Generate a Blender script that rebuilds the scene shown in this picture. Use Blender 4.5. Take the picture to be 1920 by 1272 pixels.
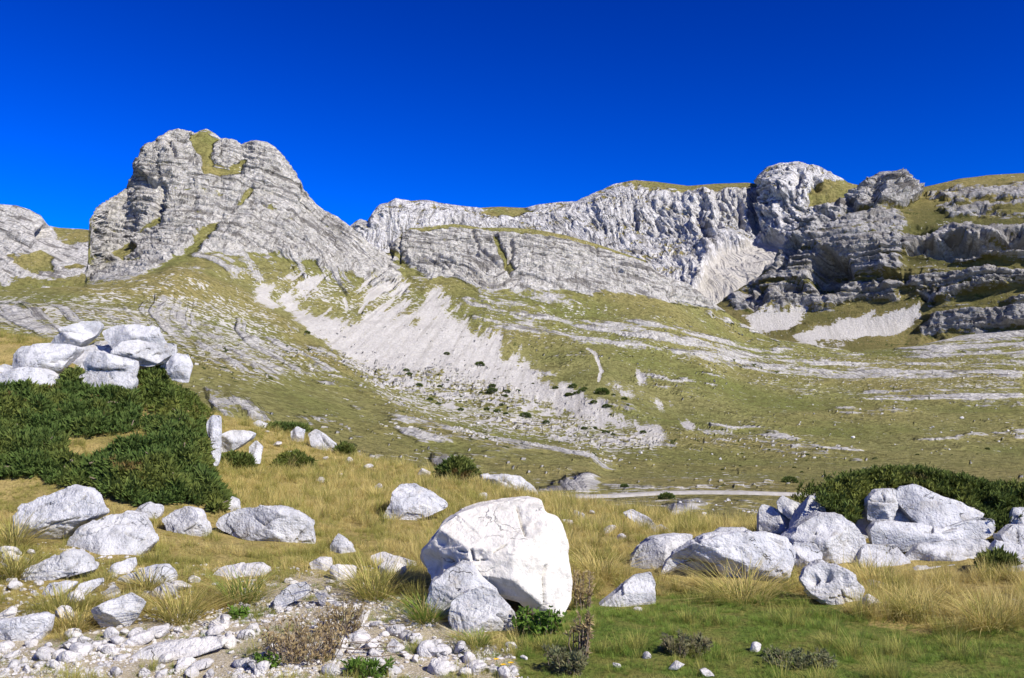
import bpy, math, random
import numpy as np
from mathutils import Vector

for _o in list(bpy.data.objects):
    bpy.data.objects.remove(_o)
SC = bpy.context.scene
COL = SC.collection
R = math.radians
rng = np.random.default_rng(7)
random.seed(7)

# ------------------------------------------------------------------ camera
FPX, CX, CY, HORIZ, EYE = 1844.0, 960.0, 636.0, 790.0, 1.65   # focal length in photo pixels, eye height in metres
PITCH = math.atan((HORIZ - CY) / FPX)
cam = bpy.data.cameras.new('camera')
cam.sensor_width = 36.0
cam.lens = 36.0 * FPX / 1920.0
cam.clip_start, cam.clip_end = 0.1, 12000.0
camo = bpy.data.objects.new('camera', cam)
COL.objects.link(camo)
camo.location = (0, 0, EYE)
camo.rotation_euler = (R(90) + PITCH, 0, 0)
SC.camera = camo

# ------------------------------------------------------------------ sky, sun, exposure
SUN_AZ, SUN_EL = R(130), R(40)          # azimuth from +Y towards +X
sd = Vector((math.sin(SUN_AZ) * math.cos(SUN_EL), math.cos(SUN_AZ) * math.cos(SUN_EL), math.sin(SUN_EL)))
W = bpy.data.worlds.new('World')
SC.world = W
W.use_nodes = True
nt = W.node_tree
nt.nodes.clear()
sky = nt.nodes.new('ShaderNodeTexSky')
sky.sky_type = 'NISHITA'
sky.sun_disc = False
sky.sun_elevation, sky.sun_rotation = SUN_EL, SUN_AZ
sky.altitude, sky.air_density, sky.dust_density, sky.ozone_density = 2000.0, 1.0, 0.35, 3.0
hsv = nt.nodes.new('ShaderNodeHueSaturation')
hsv.inputs['Saturation'].default_value = 1.22
hsv.inputs['Hue'].default_value = 0.522
hsv.inputs['Value'].default_value = 0.39
gam = nt.nodes.new('ShaderNodeGamma')
gam.inputs['Gamma'].default_value = 1.75
bg = nt.nodes.new('ShaderNodeBackground')
bg.inputs['Strength'].default_value = 0.10
wo = nt.nodes.new('ShaderNodeOutputWorld')
nt.links.new(sky.outputs[0], gam.inputs[0])
nt.links.new(gam.outputs[0], hsv.inputs['Color'])
nt.links.new(hsv.outputs[0], bg.inputs[0])
nt.links.new(bg.outputs[0], wo.inputs[0])
sl = bpy.data.lights.new('sun', 'SUN')
sl.energy, sl.angle, sl.color = 5.0, R(0.5), (1.0, 0.95, 0.87)
so = bpy.data.objects.new('sun', sl)
so.rotation_euler = sd.to_track_quat('Z', 'Y').to_euler()
so.location = (20, -20, 40)
COL.objects.link(so)
SC.view_settings.view_transform = 'Standard'
SC.view_settings.look = 'None'
SC.view_settings.exposure = 0.45
SC.view_settings.gamma = 1.0
SC.render.engine = 'CYCLES'
SC.cycles.max_bounces = 5
SC.cycles.transparent_max_bounces = 4

# ------------------------------------------------------------------ helpers: noise
_pr = np.random.default_rng(11)
PERM = _pr.permutation(256).astype(np.int32)
PERM = np.concatenate([PERM, PERM, PERM])
_g = _pr.normal(size=(256, 3))
GRAD = _g / np.linalg.norm(_g, axis=1)[:, None]

def pn(x, y, z):
    """gradient noise, about -0.7..0.7"""
    x, y, z = np.broadcast_arrays(np.asarray(x, float), np.asarray(y, float), np.asarray(z, float))
    xi, yi, zi = np.floor(x), np.floor(y), np.floor(z)
    fx, fy, fz = x - xi, y - yi, z - zi
    xi, yi, zi = xi.astype(np.int64) & 255, yi.astype(np.int64) & 255, zi.astype(np.int64) & 255
    ux, uy, uz = (f * f * f * (f * (f * 6 - 15) + 10) for f in (fx, fy, fz))
    out = 0
    for dx in (0, 1):
        a = PERM[xi + dx]
        wx = ux if dx else 1 - ux
        for dy in (0, 1):
            b = PERM[a + yi + dy]
            wy = uy if dy else 1 - uy
            for dz in (0, 1):
                g = GRAD[PERM[b + zi + dz]]
                wz = uz if dz else 1 - uz
                out = out + wx * wy * wz * (g[..., 0] * (fx - dx) + g[..., 1] * (fy - dy) + g[..., 2] * (fz - dz))
    return out

def fbm(x, y, z, o=4, gain=0.5, lac=2.03):
    s, a = 0, 1.0
    for i in range(o):
        s = s + a * pn(x + 13.7 * i, y + 5.1 * i, z - 9.3 * i)
        x, y, z = x * lac, y * lac, z * lac
        a *= gain
    return s

def ridged(x, y, z, o=4, gain=0.5):
    s, a = 0, 1.0
    for i in range(o):
        s = s + a * (1 - 2.2 * np.abs(pn(x + 7.7 * i, y - 3.3 * i, z + 4.1 * i)))
        x, y, z = x * 2.07, y * 2.07, z * 2.07
        a *= gain
    return s

def sstep(a, b, x):
    t = np.clip((x - a) / (b - a), 0, 1)
    return t * t * (3 - 2 * t)

def prof1(s, seed, n=4096):
    """random stepped 1-D profile 0..1, one value per bed, sharp changes"""
    r = np.random.default_rng(seed)
    v = r.random(n)
    i = np.floor(s).astype(np.int64)
    f = s - i
    e = sstep(0.0, 0.28, f)
    return v[(i - 1) % n] * (1 - e) + v[i % n] * e

def facet(x, y, z, seed=0, tilt=0.8):
    """broken-rock relief: every cell is a tilted plane of its own, about -1..1"""
    r = np.random.default_rng(100 + seed)
    jit = r.random((4096, 3)); off = r.random(4096) - 0.5
    dirs = r.normal(size=(4096, 3)); dirs /= np.linalg.norm(dirs, axis=1)[:, None]
    xi, yi, zi = np.floor(x).astype(np.int64), np.floor(y).astype(np.int64), np.floor(z).astype(np.int64)
    best = np.full(x.shape, 1e9); val = np.zeros(x.shape)
    for dx in (-1, 0, 1):
        for dy in (-1, 0, 1):
            for dz in (-1, 0, 1):
                cx, cy, cz = xi + dx, yi + dy, zi + dz
                h = (cx * 73856093 ^ cy * 19349663 ^ cz * 83492791) & 4095
                j = jit[h]
                ax, ay, az = x - cx - j[..., 0], y - cy - j[..., 1], z - cz - j[..., 2]
                d = ax * ax + ay * ay + az * az
                g = dirs[h]
                w = d < best
                best = np.where(w, d, best)
                val = np.where(w, off[h] + tilt * (ax * g[..., 0] + ay * g[..., 1] + az * g[..., 2]), val)
    return val

def polydist(u, v, poly):
    """signed distance in pixels to a polygon, positive inside"""
    p = np.asarray(poly, float)
    q = np.roll(p, -1, 0)
    best = np.full(u.shape, 1e9)
    ins = np.zeros(u.shape, bool)
    for (ax, ay), (bx, by) in zip(p, q):
        ex, ey = bx - ax, by - ay
        t = np.clip(((u - ax) * ex + (v - ay) * ey) / (ex * ex + ey * ey + 1e-9), 0, 1)
        d = (u - ax - t * ex) ** 2 + (v - ay - t * ey) ** 2
        best = np.minimum(best, d)
        c = (ay > v) != (by > v)
        ins ^= c & (u < ex * (v - ay) / (ey if abs(ey) > 1e-9 else 1e-9) + ax)
    return np.where(ins, 1, -1) * np.sqrt(best)

def linedist(u, v, pts):
    best = np.full(u.shape, 1e9)
    for (ax, ay), (bx, by) in zip(pts[:-1], pts[1:]):
        ex, ey = bx - ax, by - ay
        t = np.clip(((u - ax) * ex + (v - ay) * ey) / (ex * ex + ey * ey + 1e-9), 0, 1)
        best = np.minimum(best, (u - ax - t * ex) ** 2 + (v - ay - t * ey) ** 2)
    return np.sqrt(best)

# a photo pixel is only a direction; the depth Y (metres along the view) comes with it
SP, CP = math.sin(PITCH), math.cos(PITCH)
def ray(u, v):
    a, b = (np.asarray(u, float) - CX) / FPX, -(np.asarray(v, float) - CY) / FPX
    return a, CP - b * SP, SP + b * CP
def at(u, v, Y):
    x, y, z = ray(u, v)
    k = Y / y
    return np.stack(np.broadcast_arrays(x * k, y * k, EYE + z * k), -1)
def topx(P):
    x, y, z = P[..., 0], P[..., 1], P[..., 2] - EYE
    d = y * CP + z * SP
    return CX + FPX * x / d, CY - FPX * (z * CP - y * SP) / d

# ------------------------------------------------------------------ helpers: meshes and tags
def mesh_from(name, V, F, smooth=True):
    V = np.ascontiguousarray(V, dtype=np.float32).reshape(-1, 3)
    F = np.ascontiguousarray(F, dtype=np.int32)
    k = F.shape[1]
    me = bpy.data.meshes.new(name)
    me.vertices.add(len(V)); me.vertices.foreach_set('co', V.ravel())
    me.loops.add(F.size); me.loops.foreach_set('vertex_index', F.ravel())
    me.polygons.add(len(F))
    me.polygons.foreach_set('loop_start', np.arange(0, F.size, k, dtype=np.int32))
    me.polygons.foreach_set('use_smooth', np.full(len(F), smooth))
    me.update(calc_edges=True)
    return me

def attr(me, name, vals):
    a = me.attributes.new(name, 'FLOAT', 'POINT')
    a.data.foreach_set('value', np.ascontiguousarray(vals, dtype=np.float32).ravel())

def grid_faces(nr, nc):
    i = np.arange(nr * nc).reshape(nr, nc)
    return np.stack([i[:-1, :-1], i[:-1, 1:], i[1:, 1:], i[1:, :-1]], -1).reshape(-1, 4)

def obj(name, me, mat=None, parent=None):
    o = bpy.data.objects.new(name, me)
    COL.objects.link(o)
    if mat is not None and me is not None and not me.materials:
        me.materials.append(mat)
    if parent is not None:
        o.parent = parent
    return o

def tag(o, label=None, cat=None, group=None, kind=None):
    if label: o['label'] = label
    if cat: o['category'] = cat
    if group: o['group'] = group
    if kind: o['kind'] = kind
    return o

# ------------------------------------------------------------------ materials
class NT:
    """tiny node-tree writer"""
    def __init__(self, name):
        self.m = bpy.data.materials.new(name)
        self.m.use_nodes = True
        self.t = self.m.node_tree
        self.t.nodes.clear()
        self.out = self.n('ShaderNodeOutputMaterial')
        self.b = self.n('ShaderNodeBsdfPrincipled')
        self.l(self.b.outputs[0], self.out.inputs['Surface'])
    def n(self, kind, **kw):
        q = self.t.nodes.new(kind)
        for k, v in kw.items(): setattr(q, k, v)
        return q
    def l(self, a, b): self.t.links.new(a, b)
    def set(self, sock, v):
        if hasattr(v, 'node'): self.l(v, sock)
        elif isinstance(v, tuple) and len(v) == 3 and sock.type == 'RGBA': sock.default_value = (*v, 1)
        else: sock.default_value = v
    def coord(self, which='Object'): return self.n('ShaderNodeTexCoord').outputs[which]
    def geo(self, which='Position'): return self.n('ShaderNodeNewGeometry').outputs[which]
    def attr(self, name): return self.n('ShaderNodeAttribute', attribute_name=name).outputs['Fac']
    def mapping(self, vec, scale=(1, 1, 1), rot=(0, 0, 0)):
        q = self.n('ShaderNodeMapping'); self.l(vec, q.inputs[0])
        q.inputs['Scale'].default_value = scale; q.inputs['Rotation'].default_value = rot
        return q.outputs[0]
    def noise(self, vec, scale, detail=4, rough=0.55, dist=0.0):
        q = self.n('ShaderNodeTexNoise'); self.l(vec, q.inputs['Vector'])
        q.inputs['Scale'].default_value = scale; q.inputs['Detail'].default_value = detail
        q.inputs['Roughness'].default_value = rough; q.inputs['Distortion'].default_value = dist
        return q.outputs['Fac']
    def voro(self, vec, scale, feature='F1', rnd=1.0, out='Distance'):
        q = self.n('ShaderNodeTexVoronoi', feature=feature); self.l(vec, q.inputs['Vector'])
        q.inputs['Scale'].default_value = scale; q.inputs['Randomness'].default_value = rnd
        return q.outputs[out]
    def math(self, op, a, b=0.0, c=0.0):
        q = self.n('ShaderNodeMath', operation=op)
        self.set(q.inputs[0], a); self.set(q.inputs[1], b); self.set(q.inputs[2], c)
        return q.outputs[0]
    def mr(self, x, a, b, c=0.0, d=1.0):
        q = self.n('ShaderNodeMapRange', interpolation_type='SMOOTHSTEP')
        self.set(q.inputs[0], x)
        for i, w in enumerate((a, b, c, d)): q.inputs[i + 1].default_value = w
        return q.outputs[0]
    def mix(self, f, a, b, mode='MIX'):
        q = self.n('ShaderNodeMix', data_type='RGBA', blend_type=mode)
        self.set(q.inputs[0], f); self.set(q.inputs[6], a); self.set(q.inputs[7], b)
        return q.outputs[2]
    def rnd(self): return self.n('ShaderNodeObjectInfo').outputs['Random']
    def bump(self, h, strength, dist):
        q = self.n('ShaderNodeBump'); self.l(h, q.inputs['Height'])
        q.inputs['Strength'].default_value = strength; q.inputs['Distance'].default_value = dist
        self.l(q.outputs[0], self.b.inputs['Normal'])
    def done(self, color, rough=0.9, spec=0.2):
        self.set(self.b.inputs['Base Color'], color)
        self.set(self.b.inputs['Roughness'], rough)
        self.b.inputs['Specular IOR Level'].default_value = spec
        return self.m

def mat_mountain(name, rock_a, rock_b, px, bed=(1.0, 0.06), grass=((0.180, 0.190, 0.055), (0.260, 0.240, 0.090)), contrast=0.55):
    """px: size in metres of the finest grain worth showing; bed: grain across and along the beds"""
    m = NT(name)
    P = m.geo()
    sep = m.n('ShaderNodeSeparateXYZ'); m.l(P, sep.inputs[0])
    n1 = m.noise(P, 0.5 / px, 5, 0.6)
    n2 = m.noise(P, 0.06 / px, 4, 0.55)
    n3 = m.noise(P, 0.012 / px, 4, 0.6)
    cb = m.n('ShaderNodeCombineXYZ')
    m.l(m.math('MULTIPLY', m.attr('bed'), bed[0]), cb.inputs[0])
    m.l(m.math('MULTIPLY', m.attr('along'), bed[1]), cb.inputs[1])
    b1 = m.noise(cb.outputs[0], 0.8, 4, 0.62, 0.25)
    gr = m.mix(m.mr(n3, 0.36, 0.64), grass[0], grass[1])
    gr = m.mix(m.math('MULTIPLY', m.attr('dry'), 0.8), gr, (0.285, 0.232, 0.088))
    gr = m.mix(m.mr(n1, 0.42, 0.66, 0.0, 0.75), gr, (0.085, 0.085, 0.026))
    gr = m.mix(m.mr(m.noise(P, 0.16 / px, 4, 0.65), 0.50, 0.66, 0.0, 0.7), gr, (0.12, 0.108, 0.038))
    rk = m.mix(m.mr(n2, 0.35, 0.65), rock_a, rock_b)
    rk = m.mix(m.mr(n1, 0.40, 0.62), rk, tuple(0.66 * q for q in rock_b))
    rk = m.mix(m.mr(b1, 0.47, 0.39, 0.0, contrast), rk, (0.11, 0.10, 0.09))
    cj = m.n('ShaderNodeCombineXYZ')
    m.l(m.math('MULTIPLY', m.attr('bed'), bed[0] * 0.22), cj.inputs[0]); m.l(m.math('MULTIPLY', m.attr('along'), bed[0] * 0.75), cj.inputs[1])
    j1 = m.noise(cj.outputs[0], 0.8, 4, 0.6, 0.4)
    rk = m.mix(m.math('MULTIPLY', m.mr(j1, 0.42, 0.36, 0.0, 0.75), m.mr(n2, 0.42, 0.56)), rk, (0.11, 0.10, 0.09))
    rk = m.mix(m.math('MULTIPLY', m.attr('stain_shade'), 0.7), rk, (0.24, 0.225, 0.20))  # weathering tone; on the banded mountain it also carries a painted shaded look
    cf = m.n('ShaderNodeCombineXYZ'); m.l(m.math('MULTIPLY', m.attr('fall'), 0.32 / px), cf.inputs[0]); m.l(m.math('MULTIPLY', sep.outputs[2], 0.03 / px), cf.inputs[1])
    fl = m.noise(cf.outputs[0], 1.0, 4, 0.6)
    sc = m.mix(m.mr(n1, 0.35, 0.7), (0.55, 0.52, 0.462), (0.46, 0.435, 0.385))
    sc = m.mix(m.mr(fl, 0.45, 0.70, 0.0, 0.6), sc, (0.33, 0.305, 0.26))
    jit = m.math('ADD', m.math('MULTIPLY', m.math('SUBTRACT', n1, 0.5), 1.0), m.math('ADD', m.math('MULTIPLY', m.math('SUBTRACT', b1, 0.5), 1.3), m.math('MULTIPLY', m.math('SUBTRACT', m.noise(P, 0.15 / px, 4, 0.6), 0.5), 1.2)))
    st = m.mr(m.math('ADD', m.math('ADD', m.noise(P, 0.42 / px, 3, 0.6), m.math('MULTIPLY', m.attr('pebbly'), 0.20)), m.math('MULTIPLY', m.math('SUBTRACT', n2, 0.5), 0.5)), 0.68, 0.75)
    gr = m.mix(m.math('MULTIPLY', st, 0.85), gr, rock_a)
    c = m.mix(m.mr(m.math('ADD', m.attr('rock'), jit), 0.40, 0.60), gr, rk)
    edge2 = m.math('ADD', m.attr('scree'), m.math('ADD', m.math('MULTIPLY', m.math('SUBTRACT', n1, 0.5), 1.5), m.math('MULTIPLY', m.math('SUBTRACT', fl, 0.5), 1.3)))
    c = m.mix(m.mr(edge2, 0.40, 0.60), c, sc)
    edge3 = m.math('ADD', m.attr('heath'), m.math('MULTIPLY', m.math('SUBTRACT', n1, 0.5), 0.7))
    c = m.mix(m.mr(edge3, 0.5, 0.7), c, (0.050, 0.060, 0.016))
    h = m.math('ADD', m.math('MULTIPLY', m.noise(P, 0.9 / px, 5, 0.65), 0.8), m.math('MULTIPLY', m.math('MULTIPLY', m.math('ADD', b1, m.math('MULTIPLY', j1, 0.5)), m.attr('rock')), 3.2))
    m.bump(h, 1.0, px * 1.6)
    return m.done(c, 0.95, 0.05)
# ================================================================== THE MOUNTAINS
def pchip(xk, yk, x):
    """monotone cubic per column; xk (K,C), yk (K,C), x (N,C) -> (N,C)"""
    h = np.diff(xk, axis=0); d = np.diff(yk, axis=0) / h
    m = np.zeros_like(yk)
    with np.errstate(divide='ignore', invalid='ignore'):
        hm = np.where(d[:-1] * d[1:] > 0, 2 * d[:-1] * d[1:] / (d[:-1] + d[1:]), 0.0)
    m[1:-1] = hm; m[0] = d[0]; m[-1] = d[-1]
    out = np.empty_like(x)
    C = np.arange(xk.shape[1])[None, :]
    k = np.zeros(x.shape, int)
    for j in range(1, xk.shape[0] - 1):
        k += (x >= xk[j][None, :])
    hh = h[k, C]; t = (x - xk[k, C]) / hh
    y0, y1, m0, m1 = yk[k, C], yk[k + 1, C], m[k, C], m[k + 1, C]
    t2, t3 = t * t, t * t * t
    return (2 * t3 - 3 * t2 + 1) * y0 + (t3 - 2 * t2 + t) * hh * m0 + (-2 * t3 + 3 * t2) * y1 + (t3 - t2) * hh * m1

def loft(us, lines, seg_rows, back):
    """lines bottom to top, each [(u, v, Y)...]; after the top line the far side falls away.
    returns world grid P (rows, cols, 3) and the pixel grids U, V of the unroughened surface"""
    K = len(lines)
    vk = np.stack([np.interp(us, [p[0] for p in L], [p[1] for p in L]) for L in lines])
    yk = np.stack([np.interp(us, [p[0] for p in L], [p[2] for p in L]) for L in lines])
    def sm(a, px):
        k = max(1, int(px / 1.7)); g = np.exp(-0.5 * (np.arange(-3 * k, 3 * k + 1) / k) ** 2); g /= g.sum()
        return np.convolve(np.pad(a, 3 * k, mode='edge'), g, mode='valid')
    for i in range(K):
        yk[i] = sm(yk[i], 26 if i < K - 2 else 12)
        if i < K - 1: vk[i] = sm(vk[i], 26 if i < K - 2 else 10)
    for i in range(1, K):                       # rows must climb
        vk[i] = np.minimum(vk[i], vk[i - 1] - 1.0)
        yk[i] = np.maximum(yk[i], yk[i - 1] + 1.0)
    tk = np.repeat(np.arange(K, dtype=float)[:, None], len(us), 1)
    t = np.concatenate([np.linspace(i, i + 1, n, endpoint=False) for i, n in enumerate(seg_rows)] + [[K - 1.0]])
    T = np.repeat(t[:, None], len(us), 1)
    Vv = np.empty_like(T)
    lo = np.minimum(np.floor(T).astype(int), K - 2); fr = T - lo
    C = np.arange(len(us))[None, :]
    Vv = vk[lo, C] * (1 - fr) + vk[lo + 1, C] * fr
    Yy = pchip(-vk, yk, np.clip(-Vv, -vk[0], -vk[-1]))
    U = np.repeat(us[None, :], len(t), 0)
    P = at(U, Vv, Yy)
    top = P[-1]
    rows = []
    for dy, dz in back:
        q = top.copy()
        q[:, 0] *= (q[:, 1] + dy) / q[:, 1]; q[:, 1] += dy; q[:, 2] -= dz
        rows.append(q)
    P = np.concatenate([P, np.stack(rows)], 0)
    nb = len(back)
    U = np.concatenate([U, np.repeat(U[-1:], nb, 0)], 0)
    Vv = np.concatenate([Vv, np.repeat(Vv[-1:], nb, 0)], 0)
    return P, U, Vv

def beds(s, thick, seed, n=2048):
    """a pile of beds: protrusion of each bed, and a dark notch along some of the joints"""
    r = np.random.default_rng(seed)
    edges = np.cumsum(thick * (0.45 + 1.1 * r.random(n)))
    q = s + edges[n // 2]
    i = np.clip(np.searchsorted(edges, q.ravel()).reshape(q.shape), 1, n - 2)
    f = (q - edges[i - 1]) / (edges[i] - edges[i - 1])
    v, w = r.random(n), r.random(n)
    e = sstep(0.0, 0.10, f)
    prot = v[i - 1] * (1 - e) + v[i] * e
    notch = np.exp(-((f - 0.02) / 0.16) ** 2) * sstep(0.35, 0.7, w[i])
    return prot, notch, i

def normals(P):
    du = np.gradient(P, axis=1); dv = np.gradient(P, axis=0)
    n = np.cross(du, dv)
    return n / (np.linalg.norm(n, axis=2)[..., None] + 1e-9)

BACK = [(6, 2), (20, 9), (60, 30), (160, 90), (400, 260)]

# ---------------------------------------------------------------- back wall of pale cliffs
def build_back_wall():
    us = np.arange(560, 1760, 1.7)
    top = [(560, 470), (640, 440), (664, 418), (676, 411), (690, 416), (700, 398), (712, 384), (728, 380), (742, 372), (770, 377),
           (800, 376), (830, 382), (860, 386), (900, 390), (935, 388), (985, 390), (1010, 384), (1040, 380), (1080, 378), (1110, 364), (1150, 346),
           (1190, 338), (1230, 341), (1290, 349), (1340, 345), (1400, 343), (1420, 345), (1428, 332), (1444, 314), (1462, 307), (1500, 306), (1530, 312),
           (1556, 328), (1590, 343), (1640, 356), (1760, 380)]
    Yt = lambda u: np.interp(u, [560, 700, 1000, 1200, 1420, 1480, 1600, 1760], [1520, 1540, 1640, 1620, 1560, 1500, 1450, 1440])
    L = []
    L.append([(560, 640, 1180), (1000, 640, 1230), (1300, 640, 1150), (1760, 640, 1130)])
    L.append([(560, 520, 1330), (1000, 530, 1380), (1300, 532, 1260), (1400, 525, 1250), (1500, 500, 1270), (1760, 500, 1250)])
    L.append([(560, 480, 1400), (700, 450, 1440), (1000, 440, 1500), (1200, 440, 1470), (1340, 455, 1400), (1440, 455, 1390), (1520, 440, 1360), (1760, 440, 1340)])
    L.append([(u, v + max(8, (430 - v) * 0.18), float(Yt(u)) - 45) for u, v in top])
    L.append([(u, v, float(Yt(u))) for u, v in top])
    P, U, V = loft(us, L, [8, 45, 70, 12], BACK)
    N = normals(P)
    x, y, z = P[..., 0], P[..., 1], P[..., 2]
    wall = sstep(520, 470, V) * (1 - sstep(0, 1, 0))
    cone = sstep(-4, 10, polydist(U, V, [(1290, 600), (1322, 505), (1345, 475), (1400, 458), (1448, 447), (1500, 470), (1500, 620), (1400, 660), (1300, 660)])
                 + 8 * fbm(x / 30, y / 30, z / 30, 3))
    plateau = np.clip(sstep(-4, 6, polydist(U, V, [(905, 392), (935, 384), (985, 388), (1010, 400), (960, 408), (915, 404)]) + 10 * fbm(x / 40, y / 40, z / 25, 3))
                      + sstep(-6, 6, polydist(U, V, [(1180, 334), (1420, 336), (1420, 352), (1385, 356), (1340, 362), (1290, 364), (1240, 352), (1190, 346)]) + 9 * fbm(x / 40, y / 40, z / 25, 3))
                      + sstep(-4, 6, polydist(U, V, [(1530, 340), (1600, 335), (1620, 360), (1560, 385), (1510, 395)]) + 9 * fbm(x / 40, y / 40, z / 25, 3)), 0, 1)
    rough = (1 - cone) * (1 - 0.85 * plateau)
    wx = x + 22 * fbm(x / 90, y / 90, z / 120, 3) + z * 0.16
    fl = ridged(wx / 40, y / 400, z / 260, 5, 0.55)
    but = ridged(wx / 120 + 3.1, y / 500, z / 420, 2)
    fine = ridged(x / 15, y / 60, z / 34, 4, 0.6) - 0.9 + fbm(x / 9, y / 9, z / 9, 3)
    right = sstep(1250, 1330, U)
    d = rough * ((8 + 12 * right) * (fl - 0.9) + 30 * right * (but - 0.6) + (2.5 + 2 * right) * fine + 5.5 * facet(wx / 20, y / 60, z / 48, 1) + 4.0 * facet(wx / 8, y / 20, z / 22, 2) + 4.5 * (ridged(wx / 11, y / 90, z / 110, 3, 0.6) - 0.9))
    fade = sstep(0, 16, V - np.interp(U, [p[0] for p in top], [p[1] for p in top]))
    d = np.where(d > 0, d * (0.15 + 0.85 * sstep(0, 26 + 40 * sstep(1400, 1430, U), V - np.interp(U, [p[0] for p in top], [p[1] for p in top]))), d * (0.45 + 0.55 * fade))
    d += sstep(1405, 1430, U) * rough * (8 * facet(x / 17, y / 30, z / 30, 8) + 4 * facet(x / 7, y / 14, z / 12, 9)) * (0.5 + 0.5 * fade)
    d += cone * 1.2 * fbm(x / 12, y / 12, z / 12, 3)
    # shadow-casting clefts seen in the cliff
    for pts, dep, w in (([(1417, 372), (1412, 405), (1420, 436)], 42, 9), ([(1318, 392), (1314, 420), (1326, 456)], 30, 9),
                        ([(1350, 400), (1347, 440)], 16, 5), ([(1385, 385), (1388, 430)], 18, 5), ([(1500, 330), (1496, 360)], 22, 7), ([(1528, 335), (1530, 352)], 18, 8),
                        ([(1190, 400), (1196, 430)], 14, 5), ([(1230, 415), (1236, 440)], 14, 6)):
        dd = linedist(U + 5 * fbm(x / 20, y / 20, z / 20, 2), V, pts)
        d -= dep * np.exp(-(dd / w) ** 2)
    Nh = N * np.array([1, 1, 0.35]); 
    P = P + Nh * d[..., None]
    me = mesh_from('back_cliffs', P, grid_faces(*P.shape[:2]))
    N2 = normals(P)
    gn = fbm(x / 34, y / 34, z / 16, 4)
    rock = np.clip(1 - plateau * 1.0 - 0.55 * sstep(0.55, 0.85, N2[..., 2]) * sstep(0.0, 0.25, gn) , 0, 1)
    attr(me, 'rock', rock); attr(me, 'scree', cone); attr(me, 'bed', wx); attr(me, 'along', z); attr(me, 'fall', x + 0.5 * z)
    attr(me, 'dry', np.clip(0.75 + gn, 0, 1)); attr(me, 'heath', np.zeros_like(rock))
    attr(me, 'stain_shade', sstep(0.15, 0.5, fbm(wx / 16, y / 200, z / 90, 4)) * 0.7)
    tag(obj('hill', me, mat_mountain('pale_cliff_rock', (0.70, 0.68, 0.645), (0.57, 0.555, 0.53), 2.2, (0.17, 0.03), contrast=0.55)), 'pale fluted limestone cliff wall under the skyline behind the layered hill', kind='structure')

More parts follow.
